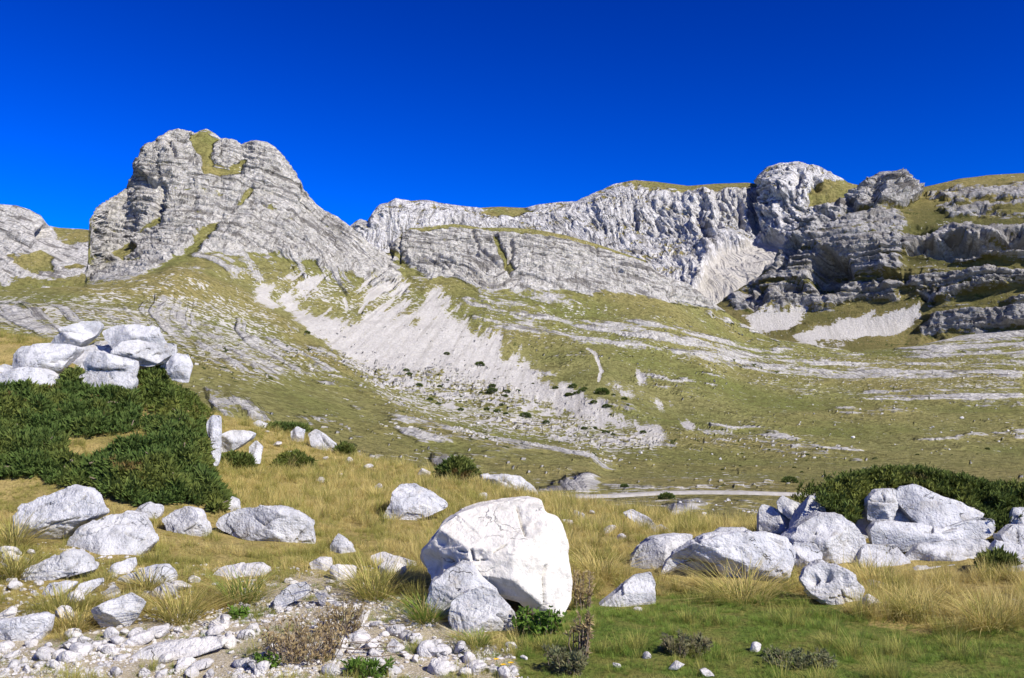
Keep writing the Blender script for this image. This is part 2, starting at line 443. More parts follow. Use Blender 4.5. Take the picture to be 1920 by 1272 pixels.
# ---------------------------------------------------------------- mountain on the right, banded with ledges
S2_TOP = [(1290, 600), (1340, 572), (1365, 556), (1400, 535), (1440, 508), (1470, 470), (1500, 432), (1530, 405), (1570, 388), (1600, 372), (1622, 346), (1636, 334),
          (1655, 329), (1678, 334), (1700, 344), (1722, 352), (1760, 345), (1800, 335), (1850, 329), (1920, 325), (2000, 322), (2150, 330)]
def build_right_mountain():
    us = np.arange(1296, 2140, 1.6)
    L = []
    L.append([(1290, 760, 640), (1500, 740, 640), (1700, 735, 660), (2150, 735, 640)])
    L.append([(1290, 655, 905), (1400, 648, 905), (1500, 650, 880), (1600, 648, 880), (1720, 640, 900), (1920, 640, 860), (2150, 640, 850)])
    L.append([(1290, 625, 960), (1400, 585, 990), (1500, 575, 985), (1600, 575, 965), (1720, 560, 935), (1920, 560, 890), (2150, 560, 850)])
    L.append([(1290, 612, 975), (1350, 570, 1020), (1400, 552, 1035), (1500, 500, 1035), (1600, 460, 1015), (1720, 455, 985), (1920, 450, 930), (2150, 450, 890)])
    L.append([(1290, 604, 985), (1350, 568, 1030), (1400, 541, 1050), (1470, 480, 1075), (1530, 430, 1085), (1600, 405, 1080), (1720, 400, 1065), (1920, 380, 1050), (2150, 380, 1030)])
    L.append([(u, v, float(np.interp(u, [1290, 1400, 1530, 1650, 1760, 1920, 2150], [1000, 1065, 1115, 1140, 1180, 1210, 1200]))) for u, v in S2_TOP])
    P, U, V = loft(us, L, [22, 40, 62, 45, 45], BACK)
    N = normals(P)
    x, y, z = P[..., 0], P[..., 1], P[..., 2]
    g1 = fbm(x / 60, y / 60, z / 30, 4)
    scree = np.zeros_like(x)
    for poly in ([(1398, 590), (1430, 585), (1470, 582), (1520, 578), (1500, 600), (1480, 622), (1440, 622), (1415, 615)],
                 [(1488, 632), (1500, 622), (1560, 608), (1625, 590), (1640, 582), (1625, 605), (1660, 590), (1690, 575), (1722, 568), (1725, 590), (1700, 612), (1660, 630), (1600, 638), (1540, 642), (1500, 645)]):
        scree = np.maximum(scree, sstep(-14, 12, polydist(U, V, poly) + 16 * fbm(x / 26, y / 26, z / 26, 4)))
    # beds: nearly level, climbing slightly to the right
    s = z - 0.05 * x + 7 * fbm(x / 160, y / 160, z / 120, 2) + 0.9 * fbm(x / 25, y / 25, z / 25, 3)
    p_big, n_big, ib = beds(s, 19.0, 3); p_mid, n_mid, im = beds(s, 7.0, 4); p_fine, n_fine, _ = beds(s, 3.2, 5)
    knoll = np.clip(sstep(-8, 8, polydist(U, V, [(1480, 450), (1530, 405), (1600, 372), (1622, 340), (1655, 320), (1700, 340), (1722, 360), (1700, 385), (1660, 395), (1600, 395), (1560, 430), (1500, 480), (1470, 500), (1440, 512)]) + 10 * g1), 0, 1)
    band = np.zeros_like(x)          # how much rock stands out of the turf
    for poly, k in (([(1350, 560), (1440, 500), (1480, 460), (1560, 420), (1640, 395), (1700, 420), (1700, 540), (1680, 560), (1600, 560), (1560, 575), (1440, 585), (1380, 580)], 0.92),
                    ([(1680, 430), (1760, 425), (1920, 415), (2140, 410), (2140, 500), (1920, 490), (1800, 500), (1740, 490), (1690, 480)], 0.93),
                    ([(1690, 500), (1760, 505), (1830, 500), (1920, 505), (2140, 500), (2140, 545), (1900, 530), (1780, 560), (1740, 565), (1700, 540)], 0.84),
                    ([(1800, 390), (1860, 395), (2140, 385), (2140, 412), (1900, 415), (1780, 412), (1760, 395)], 0.8),
                    ([(1750, 360), (1830, 370), (1920, 378), (2140, 370), (2140, 345), (1900, 350)], 0.52),
                    ([(1720, 620), (1800, 580), (1920, 560), (2140, 560), (2140, 700), (1920, 700), (1700, 690)], 0.62)):
        band = np.maximum(band, k * sstep(-14, 14, polydist(U, V, poly) + 16 * g1))
    band = np.maximum(band, knoll)
    hard = 0.5 + 1.5 * (0.45 * p_big + 0.35 * p_mid + 0.2 * p_fine - 0.5)
    thr = 1 - band
    rv = hard + 0.45 * fbm(x / 40, y / 40, z / 10, 4) - thr * 1.05 + 0.04
    rockm = np.maximum(sstep(-0.12, 0.12, rv) * (1 - scree), knoll)
    rsoft = np.maximum(np.clip(0.5 + 1.1 * rv, 0, 1) * (1 - scree) * (band > 0.02), knoll * 0.95)
    # buttresses: gentle towards the sun on the right, abrupt on the left
    xr = x + 40 * fbm(x / 70, y / 300, z / 300, 3)
    ph = xr / 72 + 0.8 * fbm(x / 150, y / 150, z / 100, 2) + 0.45 * np.random.default_rng(8).random(2048)[ib]
    f = ph - np.floor(ph)
    saw = np.where(f < 0.16, f / 0.16, 1 - (f - 0.16) / 0.84)
    amp = np.random.default_rng(5).random(512)[np.floor(ph).astype(int) % 512]
    ph2 = xr / 15 + 1.6 * fbm(x / 50, y / 50, z / 40, 3) + 1.2 * np.random.default_rng(9).random(2048)[im]
    f2 = ph2 - np.floor(ph2)
    saw2 = np.where(f2 < 0.2, f2 / 0.2, 1 - (f2 - 0.2) / 0.8)
    d = (1 - scree) * (band * (30 * saw * amp + 5.0 * saw2 * (0.3 + amp)) + rockm * (9.0 * p_big + 6.0 * p_mid + 2.2 * p_fine - 9.0 * n_big - 6.0 * n_mid - 2.0 * n_fine + 3.5 * facet(x / 14, y / 14, s / 7, 3) + 2.2 * facet(x / 6, y / 6, s / 3, 4)))
    d += (1 - scree) * 5 * g1 + 0.5 * fbm(x / 6, y / 6, z / 6, 2)
    d += knoll * (13 * (ridged(x / 34, y / 60, z / 70, 4, 0.6) - 0.8) + 9 * facet(x / 20, y / 20, z / 34, 5))
    # caves and the deep hollow under the long overhang
    for poly, dep in (([(1700, 470), (1745, 452), (1800, 446), (1860, 450), (1920, 440), (1990, 445), (1960, 470), (1880, 478), (1800, 486), (1740, 478)], 52),
                      ([(1518, 530), (1530, 490), (1555, 478), (1590, 490), (1598, 520), (1575, 545), (1540, 552)], 48),
                      ([(1380, 560), (1392, 540), (1420, 535), (1416, 562), (1402, 572)], 22), ([(1460, 540), (1500, 525), (1505, 550), (1470, 562)], 22),
                      ([(1625, 385), (1640, 345), (1645, 375), (1640, 392)], 22), ([(1585, 405), (1600, 380), (1606, 398), (1590, 415)], 20), ([(1722, 545), (1760, 548), (1750, 566), (1728, 562)], 16), ([(1450, 500), (1475, 470), (1500, 450), (1510, 470), (1480, 500), (1455, 515)], 26), ([(1400, 575), (1420, 545), (1440, 540), (1436, 570), (1415, 582)], 24), ([(1690, 440), (1720, 428), (1760, 430), (1740, 446), (1700, 452)], 18), ([(1640, 520), (1680, 512), (1690, 530), (1650, 538)], 16), ([(1815, 395), (1860, 392), (1880, 404), (1830, 410)], 16)):
        d -= dep * sstep(-6, 9, polydist(U, V, poly) + 9 * fbm(x / 14, y / 14, z / 14, 3))
    fade = sstep(0, 14, V - np.interp(U, [p[0] for p in S2_TOP], [p[1] for p in S2_TOP]))
    d *= 0.35 + 0.65 * fade
    P = P + (N * np.array([1, 1, 0.4])) * d[..., None]
    me = mesh_from('banded_mountain', P, grid_faces(*P.shape[:2]))
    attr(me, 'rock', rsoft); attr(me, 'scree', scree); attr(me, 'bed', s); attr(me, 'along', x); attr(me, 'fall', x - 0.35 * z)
    attr(me, 'dry', np.clip(0.25 + 0.9 * sstep(420, 330, V) + 0.9 * g1, 0, 1))
    attr(me, 'heath', 0.62 * sstep(0.05, 0.45, fbm(x / 22, y / 22, z / 9, 4)) * (1 - rockm) * (1 - scree))
    attr(me, 'stain_shade', (1 - 0.85 * knoll) * (0.25 + 0.75 * sstep(-0.15, 0.30, fbm(x / 16, y / 60, s / 7, 4) + 0.25 * (p_mid - 0.5))))  # weathered beds darkened further, shade put into the rock colour; knoll stays pale
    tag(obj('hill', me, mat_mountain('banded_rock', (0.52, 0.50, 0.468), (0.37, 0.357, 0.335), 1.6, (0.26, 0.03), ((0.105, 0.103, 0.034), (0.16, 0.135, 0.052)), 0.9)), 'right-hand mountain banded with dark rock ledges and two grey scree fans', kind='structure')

# ---------------------------------------------------------------- rocks left of the peak
def build_left_rocks():
    us = np.arange(-160, 300, 1.7)
    top = [(-160, 392), (-40, 388), (0, 384), (30, 386), (55, 394), (75, 404), (88, 420), (92, 424), (110, 428), (150, 430), (200, 436), (300, 440)]
    L = [[(-160, 640, 900), (300, 640, 900)], [(-160, 540, 1000), (300, 540, 1000)], [(-160, 470, 1060), (60, 470, 1060), (120, 470, 1090), (300, 470, 1090)],
         [(u, v, 1120.0 if u < 90 else 1170.0) for u, v in top]]
    P, U, V = loft(us, L, [6, 42, 32], BACK)
    N = normals(P)
    x, y, z = P[..., 0], P[..., 1], P[..., 2]
    g1 = fbm(x / 55, y / 55, z / 40, 4)
    grass = np.clip(sstep(-6, 6, polydist(U, V, [(92, 425), (165, 428), (165, 450), (130, 465), (105, 450)]) + 14 * g1) * 0.8
                    + sstep(-5, 6, polydist(U, V, [(40, 500), (75, 468), (95, 480), (100, 510), (60, 512)]) + 14 * g1)
                    + sstep(0.22, 0.5, g1) + sstep(505, 540, V + 30 * g1) * 0.9, 0, 1)
    s = z + 0.35 * x + 8 * fbm(x / 80, y / 80, z / 60, 3)
    d = 3.2 * prof1(s / 9, 8) + 1.8 * prof1(s / 3.5, 9) + 9 * g1 + 2.5 * fbm(x / 12, y / 12, z / 9, 4)
    d -= 26 * sstep(-5, 8, polydist(U, V, [(66, 436), (84, 422), (92, 428), (90, 444), (72, 446)]) + 3 * fbm(x / 9, y / 9, z / 9, 2))
    P = P + (N * np.array([1, 1, 0.4])) * (d * (0.3 + 0.7 * sstep(0, 14, V - np.interp(U, [p[0] for p in top], [p[1] for p in top]))))[..., None]
    me = mesh_from('left_rocks', P, grid_faces(*P.shape[:2]))
    attr(me, 'bed', s); attr(me, 'along', x); attr(me, 'fall', x - 0.35 * z); attr(me, 'rock', 1 - grass); attr(me, 'scree', np.zeros_like(x)); attr(me, 'dry', np.clip(0.5 + g1, 0, 1)); attr(me, 'heath', np.zeros_like(x))
    attr(me, 'stain_shade', sstep(0.2, 0.5, fbm(x / 14, y / 60, z / 24, 4)) * 0.8)
    tag(obj('hill', me, mat_mountain('left_rock', (0.62, 0.59, 0.53), (0.50, 0.475, 0.425), 1.6, (0.26, 0.03), contrast=0.8)), 'pale rock shoulder at the left edge behind the great peak', kind='structure')

# ---------------------------------------------------------------- the great peak, the layered hill and the valley slopes: one surface
S3_TOP = [(-200, 556), (-60, 548), (0, 543), (60, 541), (110, 539), (150, 532), (163, 527), (166, 470), (168, 412), (176, 400), (190, 386), (205, 376), (222, 362),
          (240, 350), (248, 330), (256, 318), (262, 290), (268, 276), (280, 268), (304, 264), (308, 250), (318, 244), (334, 241), (350, 246), (366, 250), (376, 244), (388, 241),
          (402, 250), (414, 260), (436, 262), (452, 272), (466, 268), (480, 264), (500, 267), (514, 276), (530, 294), (545, 318), (556, 344), (572, 362), (590, 382),
          (612, 398), (636, 412), (655, 424), (672, 440), (690, 456), (712, 470), (726, 474), (736, 458), (752, 440), (770, 428), (800, 424), (850, 420), (900, 427), (950, 427),
          (1000, 430), (1060, 442), (1120, 458), (1170, 475), (1215, 490), (1228, 508), (1250, 520), (1290, 532), (1320, 556), (1360, 585), (1400, 612), (1440, 632), (1480, 640), (1560, 652),
          (1700, 655), (1800, 630), (1920, 610), (2150, 600)]
def build_main_slope():
    us = np.concatenate([np.arange(-190, 0, 3.0), np.arange(0, 1920, 1.75), np.arange(1920, 2140, 3.0)])
    L = []
    L.append([(-200, 1500, 36), (2150, 1500, 36)])
    L.append([(-200, 1060, 84), (600, 1060, 84), (1400, 1060, 84), (2150, 1060, 84)])
    L.append([(-200, 960, 128), (600, 955, 128), (1000, 948, 140), (1240, 948, 146), (1500, 955, 140), (2150, 960, 140)])
    # road
    L.append([(-200, 905, 172), (600, 915, 172), (1000, 936, 172), (1150, 934, 176), (1250, 928, 180), (1420, 929, 180), (1550, 935, 180), (2150, 950, 180)])
    L.append([(-200, 880, 181), (600, 895, 181), (1000, 928, 181), (1150, 926, 186), (1250, 920, 190), (1420, 921, 190), (1550, 927, 190), (2150, 940, 190)])
    L.append([(-200, 760, 230), (200, 760, 235), (450, 780, 250), (700, 820, 270), (900, 855, 285), (1100, 880, 290), (1240, 880, 300), (1400, 870, 330), (1600, 860, 350), (1920, 850, 370), (2150, 850, 370)])
    L.append([(-200, 640, 310), (200, 640, 330), (450, 690, 345), (640, 745, 365), (800, 790, 390), (1000, 820, 400), (1240, 812, 410), (1400, 790, 470), (1600, 780, 500), (1920, 770, 510), (2150, 770, 510)])
    L.append([(-200, 575, 380), (110, 565, 420), (320, 575, 460), (450, 610, 480), (560, 660, 490), (700, 725, 480), (900, 745, 490), (1100, 720, 520), (1240, 700, 560), (1400, 705, 640), (1600, 705, 680), (1920, 690, 690), (2150, 690, 690)])
    L.append([(-200, 565, 400), (110, 550, 450), (320, 520, 520), (450, 540, 580), (560, 580, 590), (700, 610, 590), (860, 640, 590), (1000, 640, 620), (1240, 610, 680), (1340, 630, 720), (1400, 650, 760), (1600, 670, 800), (1920, 640, 800), (2150, 640, 800)])
    L.append([(-200, 560, 410), (110, 545, 460), (164, 534, 500), (166, 515, 640), (320, 470, 630), (450, 440, 670), (560, 470, 680), (660, 500, 700), (740, 530, 720), (800, 520, 730), (1000, 530, 740), (1240, 560, 760), (1340, 600, 790), (1400, 630, 820), (1600, 662, 850), (1920, 625, 850), (2150, 620, 850)])
    L.append([(u, v, float(np.interp(u, [-200, 110, 163, 166, 250, 400, 520, 660, 720, 760, 850, 1100, 1250, 1360, 1480, 1600, 1920, 2150],
                                     [420, 470, 520, 690, 760, 800, 800, 770, 770, 800, 815, 830, 820, 830, 870, 880, 900, 900]))) for u, v in S3_TOP])
    P, U, V = loft(us, L, [4, 8, 14, 5, 26, 48, 50, 50, 84, 190], [(4, 2), (14, 8), (40, 26), (110, 80), (300, 220)])
    N = normals(P)
    x, y, z = P[..., 0], P[..., 1], P[..., 2]
    topv = np.interp(U, [p[0] for p in S3_TOP], [p[1] for p in S3_TOP])
    g1 = fbm(x / 60, y / 60, z / 45, 4)
    g2 = fbm(x / 17, y / 17, z / 12, 4)
    g3 = fbm(x / 5, y / 5, z / 4, 3)
    near = sstep(520, 250, y)
    # ---- scree
    scree = np.zeros_like(x)
    SCR = [[(474, 572), (484, 530), (490, 512), (499, 520), (503, 548), (518, 570), (506, 578)],
           [(530, 548), (556, 566), (590, 590), (620, 596), (650, 604), (676, 606), (690, 580), (704, 567), (732, 568), (760, 586), (780, 606), (792, 570), (800, 548), (826, 580), (856, 604), (890, 622),
            (925, 640), (942, 672), (952, 684), (985, 662), (1000, 676), (1004, 700), (1040, 722), (1080, 735), (1130, 765), (1160, 783), (1200, 798), (1234, 800), (1238, 822), (1205, 806), (1150, 798), (1100, 785), (1040, 758), (990, 745),
            (930, 724), (880, 716), (840, 706), (800, 690), (750, 700), (715, 690), (670, 680), (640, 668), (610, 650), (585, 630), (560, 600), (540, 580)],
           [(1198, 698), (1208, 694), (1212, 706), (1204, 708)], [(1234, 748), (1246, 744), (1254, 752), (1244, 758)], [(1158, 732), (1176, 736), (1186, 744), (1166, 744)], [(1282, 790), (1292, 788), (1296, 800), (1284, 800)]]
    # streaks run straight down the slope
    streak = fbm((x - 0.35 * z) / 7, y / 90, z / 60, 3)
    for poly in SCR:
        scree = np.maximum(scree, sstep(-24, 20, polydist(U, V, poly) + 10 * g2 + 20 * streak))
    for pts, w in (([(1100, 655), (1118, 672), (1126, 700), (1122, 718)], 2.6), ([(690, 560), (676, 585)], 2.5), ([(640, 540), (650, 575)], 2.5),
                   ([(580, 520), (600, 552)], 2.5), ([(560, 530), (575, 560)], 2.0)):
        scree = np.maximum(scree, sstep(w + 1.6, w - 0.6, linedist(U + 5 * g2, V + 2 * g3, pts)))
    upper = sstep(-20, 20, polydist(U, V, [(520, 510), (800, 520), (960, 640), (1000, 700), (900, 700), (700, 610), (600, 590)]) )
    scree = np.maximum(scree, upper * sstep(-0.08, 0.34, streak + 0.3 * g1) * 0.85)
    grassy = upper * sstep(0.02, 0.2, -streak + 0.5 * g1 - 0.10)
    scree *= (1 - 0.85 * grassy * sstep(610, 590, V + 20 * g1))
    rubble = sstep(-25, 25, polydist(U, V, [(640, 680), (800, 695), (960, 735), (1100, 770), (1240, 820), (1230, 850), (1120, 850), (1000, 820), (860, 800), (740, 770), (680, 720)]) + 20 * g1)
    scree = np.maximum(scree, rubble * sstep(-0.1, 0.35, g3 + 0.8 * g2))
    # ---- beds
    uu = np.linspace(-200, 2150, 400)
    GA = np.cumsum(np.interp(uu, [-200, 165, 300, 430, 520, 600, 720, 760, 850, 1000, 1240, 1400, 1600, 2150], [0.1, 0.10, 0.06, 0.15, 0.5, 0.85, 0.75, 0.1, 0.06, 0.16, 0.26, 0.25, 0.05, -0.1])) * (uu[1] - uu[0]) * 720 / FPX
    GB = np.cumsum(np.interp(uu, [-200, 0, 200, 450, 600, 760, 1000, 1400, 1700, 2150], [0.42, 0.42, 0.46, 0.5, 0.5, 0.3, 0.14, 0.12, -0.02, -0.12])) * (uu[1] - uu[0]) * 560 / FPX
    wB = sstep(450, 660, V)
    s = z + (1 - wB) * np.interp(U, uu, GA) + wB * np.interp(U, uu, GB)
    s = s + 5 * fbm(x / 130, y / 130, z / 100, 2) + 0.7 * fbm(x / 24, y / 24, z / 24, 3)
    # tight fold in the layered hill
    fold = np.exp(-((U - 905) / 70) ** 2 - ((V - 520) / 34) ** 2)
    s = s + fold * 8 * np.sin((U - 880) / 26.0)
    p_big, n_big, _ = beds(s, 11.0, 21); p_mid, n_mid, _ = beds(s, 5.2, 22); p_fine, n_fine, _ = beds(s, 2.4, 23)
    hard = 0.5 + 1.7 * (0.40 * p_big + 0.36 * p_mid + 0.24 * p_fine - 0.5)
    dens = np.zeros_like(x)
    for poly, k, sf in (([(163, 535), (168, 395), (250, 320), (262, 262), (330, 235), (470, 255), (540, 290), (660, 420), (740, 480), (765, 550), (720, 550), (640, 520), (560, 490), (480, 480), (400, 480), (340, 490), (300, 515)], 0.97, 14),
                        ([(330, 500), (420, 460), (520, 480), (640, 515), (700, 545), (640, 545), (540, 520), (450, 520), (380, 530)], 0.42, 26),
                        ([(735, 465), (770, 425), (860, 415), (1000, 425), (1120, 452), (1215, 485), (1290, 530), (1360, 580), (1290, 570), (1200, 552), (1100, 545), (1000, 545), (900, 545), (820, 530), (770, 500)], 0.98, 8),
                        ([(770, 520), (900, 540), (1050, 545), (1100, 560), (1000, 590), (880, 580), (800, 560)], 0.55, 16),
                        ([(860, 570), (1000, 585), (1150, 592), (1300, 615), (1420, 650), (1600, 680), (1920, 690), (1920, 730), (1600, 720), (1400, 705), (1250, 660), (1100, 645), (960, 622), (880, 600)], 0.66, 12),
                        ([(1400, 690), (1600, 705), (1750, 725), (1920, 730), (1920, 765), (1700, 750), (1500, 735), (1400, 715)], 0.45, 14),
                        ([(1680, 655), (1760, 630), (1920, 610), (2140, 600), (2140, 720), (1920, 700), (1750, 690)], 0.5, 16),
                        ([(-200, 560), (110, 565), (300, 560), (420, 590), (520, 660), (560, 700), (520, 720), (440, 690), (360, 640), (200, 620), (-200, 640)], 0.60, 20),
                        ([(380, 720), (470, 745), (520, 790), (480, 800), (400, 790)], 0.85, 8),
                        ([(380, 610), (470, 660), (540, 700), (520, 712), (430, 690), (360, 650)], 0.66, 12),
                        ([(640, 790), (760, 835), (900, 880), (880, 895), (740, 850), (640, 808)], 0.40, 10),
                        ([(1000, 918), (1060, 905), (1180, 905), (1270, 915), (1250, 922), (1000, 934)], 0.6, 6),
                        ([(1330, 795), (1440, 798), (1480, 804), (1330, 806)], 0.55, 4), ([(1320, 826), (1440, 838), (1620, 856), (1620, 868), (1440, 850), (1320, 836)], 0.6, 4),
                        ([(1220, 955), (1290, 938), (1420, 936), (1440, 948), (1330, 950), (1260, 970)], 0.6, 8)):
        dens = np.maximum(dens, k * sstep(-sf, sf, polydist(U, V, poly) + sf * 0.9 * g1 + 4 * g2))
    dens = np.maximum(dens, 0.34 * sstep(560, 620, V) * sstep(900, 860, V) * sstep(-0.1, 0.25, g1 + 0.5 * g2))
    # turf caps and grassy ramps on the rock
    turf = np.zeros_like(x)
    for poly, sf in (([(352, 262), (372, 246), (390, 246), (416, 262), (400, 275), (392, 300), (398, 318), (430, 322), (458, 298), (466, 300), (450, 326), (410, 332), (385, 330), (380, 300), (362, 280)], 4),
                     ([(262, 522), (330, 480), (395, 425), (410, 420), (372, 470), (330, 500), (300, 520)], 6),
                     ([(440, 385), (470, 350), (478, 356), (452, 388)], 4), ([(255, 440), (300, 400), (306, 420), (270, 440)], 4), ([(210, 475), (250, 450), (262, 470), (230, 490)], 4),
                     ([(770, 430), (860, 414), (1000, 424), (1120, 450), (1215, 482), (1215, 496), (1120, 464), (1000, 438), (860, 428), (790, 436)], 3),
                     ([(800, 550), (820, 520), (900, 540), (860, 560)], 8), ([(1150, 570), (1230, 572), (1330, 598), (1430, 645), (1380, 640), (1300, 622), (1180, 592)], 7),
                     ([(920, 430), (945, 470), (965, 510), (955, 512), (935, 480)], 3)):
        turf = np.maximum(turf, sstep(-sf, sf, polydist(U, V, poly) + sf * 1.0 * g1 + 4 * g2))
    dens = dens * (1 - turf)
    rv = hard + 0.50 * fbm(x / 26, y / 26, z / 6, 4) + 0.15 * g3 - (1 - dens) * 1.06 + 0.06 + 0.35 * sstep(0.9, 1.0, dens)
    rock = sstep(-0.12, 0.12, rv) * (dens > 0.02) * (1 - scree)
    rsoft = np.clip(0.5 + 1.0 * rv, 0, 1) * sstep(0.0, 0.12, dens) * (1 - scree)
    # loose blocks dotted over the turf
    speck = sstep(0.46, 0.54, fbm(x / 2.6, y / 3.2, z / 2.6, 2) + 0.30 * g1 + 0.25 * rubble) * sstep(560, 640, V) * sstep(150, 200, y)
    rock = np.maximum(rock, speck * 0.9)
    cliff = sstep(0.75, 1.0, dens)
    d = rock * (1.8 * p_big + 2.2 * p_mid + 1.6 * p_fine - 3.5 * n_big - 4.0 * n_mid - 2.2 * n_fine + 0.9 * g3) * (0.35 + 0.65 * cliff) * (1 - 0.75 * near)
    d += cliff * (3.6 * g1 + 1.8 * g2 + 2.6 * facet(x / 15, y / 15, s / 7, 6) + 2.2 * facet(x / 6, y / 6, s / 3, 7))
    vert = ridged(x / 26 + z / 160, y / 120, z / 120, 3)
    d += cliff * sstep(700, 560, U) * 3.6 * (vert - 0.8)
    d += (1 - cliff) * (4.5 * g1 * sstep(160, 300, y) + 1.6 * g2 * sstep(120, 300, y) + 0.5 * g3 * sstep(120, 260, y)) * (1 - 0.5 * near)
    d += speck * 0.7 - scree * 0.6 + scree * 0.25 * g3
    # soft gullies down the green slope of the layered hill and a spur in front of the scree
    gul = np.sin((U - 0.35 * (V - 700)) / 34.0 + 1.5 * g1) * sstep(900, 980, U) * sstep(640, 670, V) * sstep(800, 760, V) * sstep(1420, 1300, U)
    d += 2.6 * gul
    spur = linedist(U, V, [(330, 520), (470, 570), (560, 640), (640, 705), (740, 780), (900, 850), (1100, 880)])
    d += 5.0 * np.exp(-(spur / 26) ** 2)
    # holes and dark joints in the peak and the layered hill
    for poly, dep in (([(256, 345), (262, 325), (280, 335), (300, 345), (290, 352), (268, 352)], 14), ([(306, 262), (318, 256), (345, 258), (342, 264), (318, 267)], 10), ([(724, 470), (738, 468), (736, 482), (728, 480)], 9)):
        d -= dep * sstep(-4, 5, polydist(U, V, poly) + 4 * g2)
    for pts, dep, w in (([(750, 440), (750, 490)], 6, 2.5), ([(306, 350), (304, 385), (300, 410)], 7, 5), ([(318, 270), (328, 295)], 7, 4), ([(412, 283), (414, 300)], 5, 3), ([(885, 435), (900, 470), (940, 505)], 5, 3),
                        ([(958, 455), (960, 480), (945, 500), (958, 520)], 6, 4), ([(1118, 465), (1120, 482)], 4, 3), ([(1259, 528), (1258, 558)], 6, 2.5), ([(810, 478), (860, 500)], 6, 2.5), ([(790, 482), (830, 505)], 5, 2.2), ([(815, 488), (842, 502)], 6, 3)):
        d -= dep * np.exp(-(linedist(U + 3 * g2, V + 2 * g3, pts) / w) ** 2)
    fade = sstep(0, 10, V - topv)
    d *= 0.4 + 0.6 * fade
    flat = sstep(13, 4, np.abs(V - np.interp(U, [-200, 600, 1000, 1150, 1250, 1420, 1550, 2150], [893, 905, 932, 930, 924, 925, 931, 945])))
    d *= 1 - 0.9 * flat
    P = P + (N * np.array([1, 1, 0.55])) * d[..., None]
    me = mesh_from('main_slope', P, grid_faces(*P.shape[:2]))
    attr(me, 'bed', s); attr(me, 'along', x); attr(me, 'fall', x - 0.35 * z); attr(me, 'rock', np.maximum(rsoft, speck * 0.9) * (1 - flat)); attr(me, 'scree', scree)
    dry = 0.32 + 0.9 * g1 + 0.5 * sstep(-12, 12, polydist(U, V, [(100, 540), (300, 515), (400, 470), (380, 520), (480, 560), (560, 640), (660, 720), (600, 690), (480, 600), (350, 560), (200, 560)]))
    dry = dry + 0.45 * sstep(850, 930, V) - 0.4 * sstep(-30, 30, polydist(U, V, [(960, 640), (1100, 650), (1300, 690), (1500, 760), (1400, 800), (1200, 790), (1000, 700)]))
    attr(me, 'dry', np.clip(dry, 0, 1))
    heath = 0.75 * sstep(0.32, 0.55, fbm(x / 4.5, y / 6, z / 4.5, 3) + 0.45 * g1) * sstep(600, 660, V) * (1 - scree)
    heath = np.maximum(heath, 0.62 * sstep(-20, 20, polydist(U, V, [(-100, 560), (60, 556), (240, 600), (330, 610), (250, 640), (-100, 640)])) * sstep(0.0, 0.4, g2))
    peb = np.maximum(0.85 * rubble, 0.9 * sstep(-40, 40, polydist(U, V, [(-200, 560), (150, 550), (330, 530), (460, 560), (560, 650), (600, 700), (480, 720), (380, 680), (200, 640), (-200, 650)])))
    peb = np.maximum(peb, 0.8 * sstep(-30, 30, polydist(U, V, [(440, 500), (640, 520), (800, 540), (900, 620), (760, 600), (600, 580), (480, 560)])))
    peb = np.maximum(peb, 0.42 * sstep(-30, 30, polydist(U, V, [(860, 560), (1100, 570), (1400, 640), (1920, 660), (1920, 760), (1500, 740), (1100, 650), (900, 610)])))
    peb = np.maximum(peb, 0.45 * sstep(-20, 20, polydist(U, V, [(1000, 900), (1450, 890), (1450, 1000), (1000, 1000)])))
    attr(me, 'pebbly', peb)
    attr(me, 'heath', heath)
    attr(me, 'stain_shade', sstep(0.2, 0.55, fbm(x / 10, y / 60, z / 18, 4)) * 0.6)
    o = obj('hill', me, mat_mountain('slope_rock', (0.58, 0.552, 0.492), (0.47, 0.447, 0.396), 1.1, (0.40, 0.03), contrast=0.75))
    tag(o, 'grassy valley slope rising to the great layered peak and its white scree', kind='structure')
    return P, U, V

build_back_wall()
build_right_mountain()
build_left_rocks()
S3P, S3U, S3V = build_main_slope()
# ================================================================== THE NEAR GROUND
_cp = []
def _px(u, v, Y): _cp.append(tuple(at(u, v, Y)))
for u in (-200, 0, 480, 960, 1440, 1920, 2100): _px(u, 1272, 6.5)
for p in ((-8, -10, 0), (8, -10, 0), (0, -10, 0), (-8, 0, 0.1), (0, 0, 0), (8, 0, 0), (-30, 0, 1.0), (30, 0, -0.5), (-30, -30, 1), (30, -30, 0), (0, -30, 0.3)): _cp.append(p)
for q in ((110, 1010, 10.5), (0, 1100, 8.6), (200, 1190, 7.6), (300, 1010, 11), (500, 1020, 11.5), (600, 1100, 9.0), (1000, 1145, 8.4), (1100, 1110, 9.3), (1300, 1090, 9.8),
          (1560, 1130, 8.8), (1900, 1120, 9.0), (1700, 1092, 10.2), (450, 785, 30), (620, 840, 27), (800, 885, 24), (1000, 925, 20), (1240, 1000, 15.5), (1420, 992, 14),
          (1600, 985, 13), (1750, 960, 12.8), (1920, 985, 12.8), (600, 950, 15), (800, 950, 15.5), (700, 900, 20), (1100, 1000, 13.5), (500, 870, 23), (440, 950, 15), (250, 950, 12.6), (0, 950, 12.6)): _px(*q)
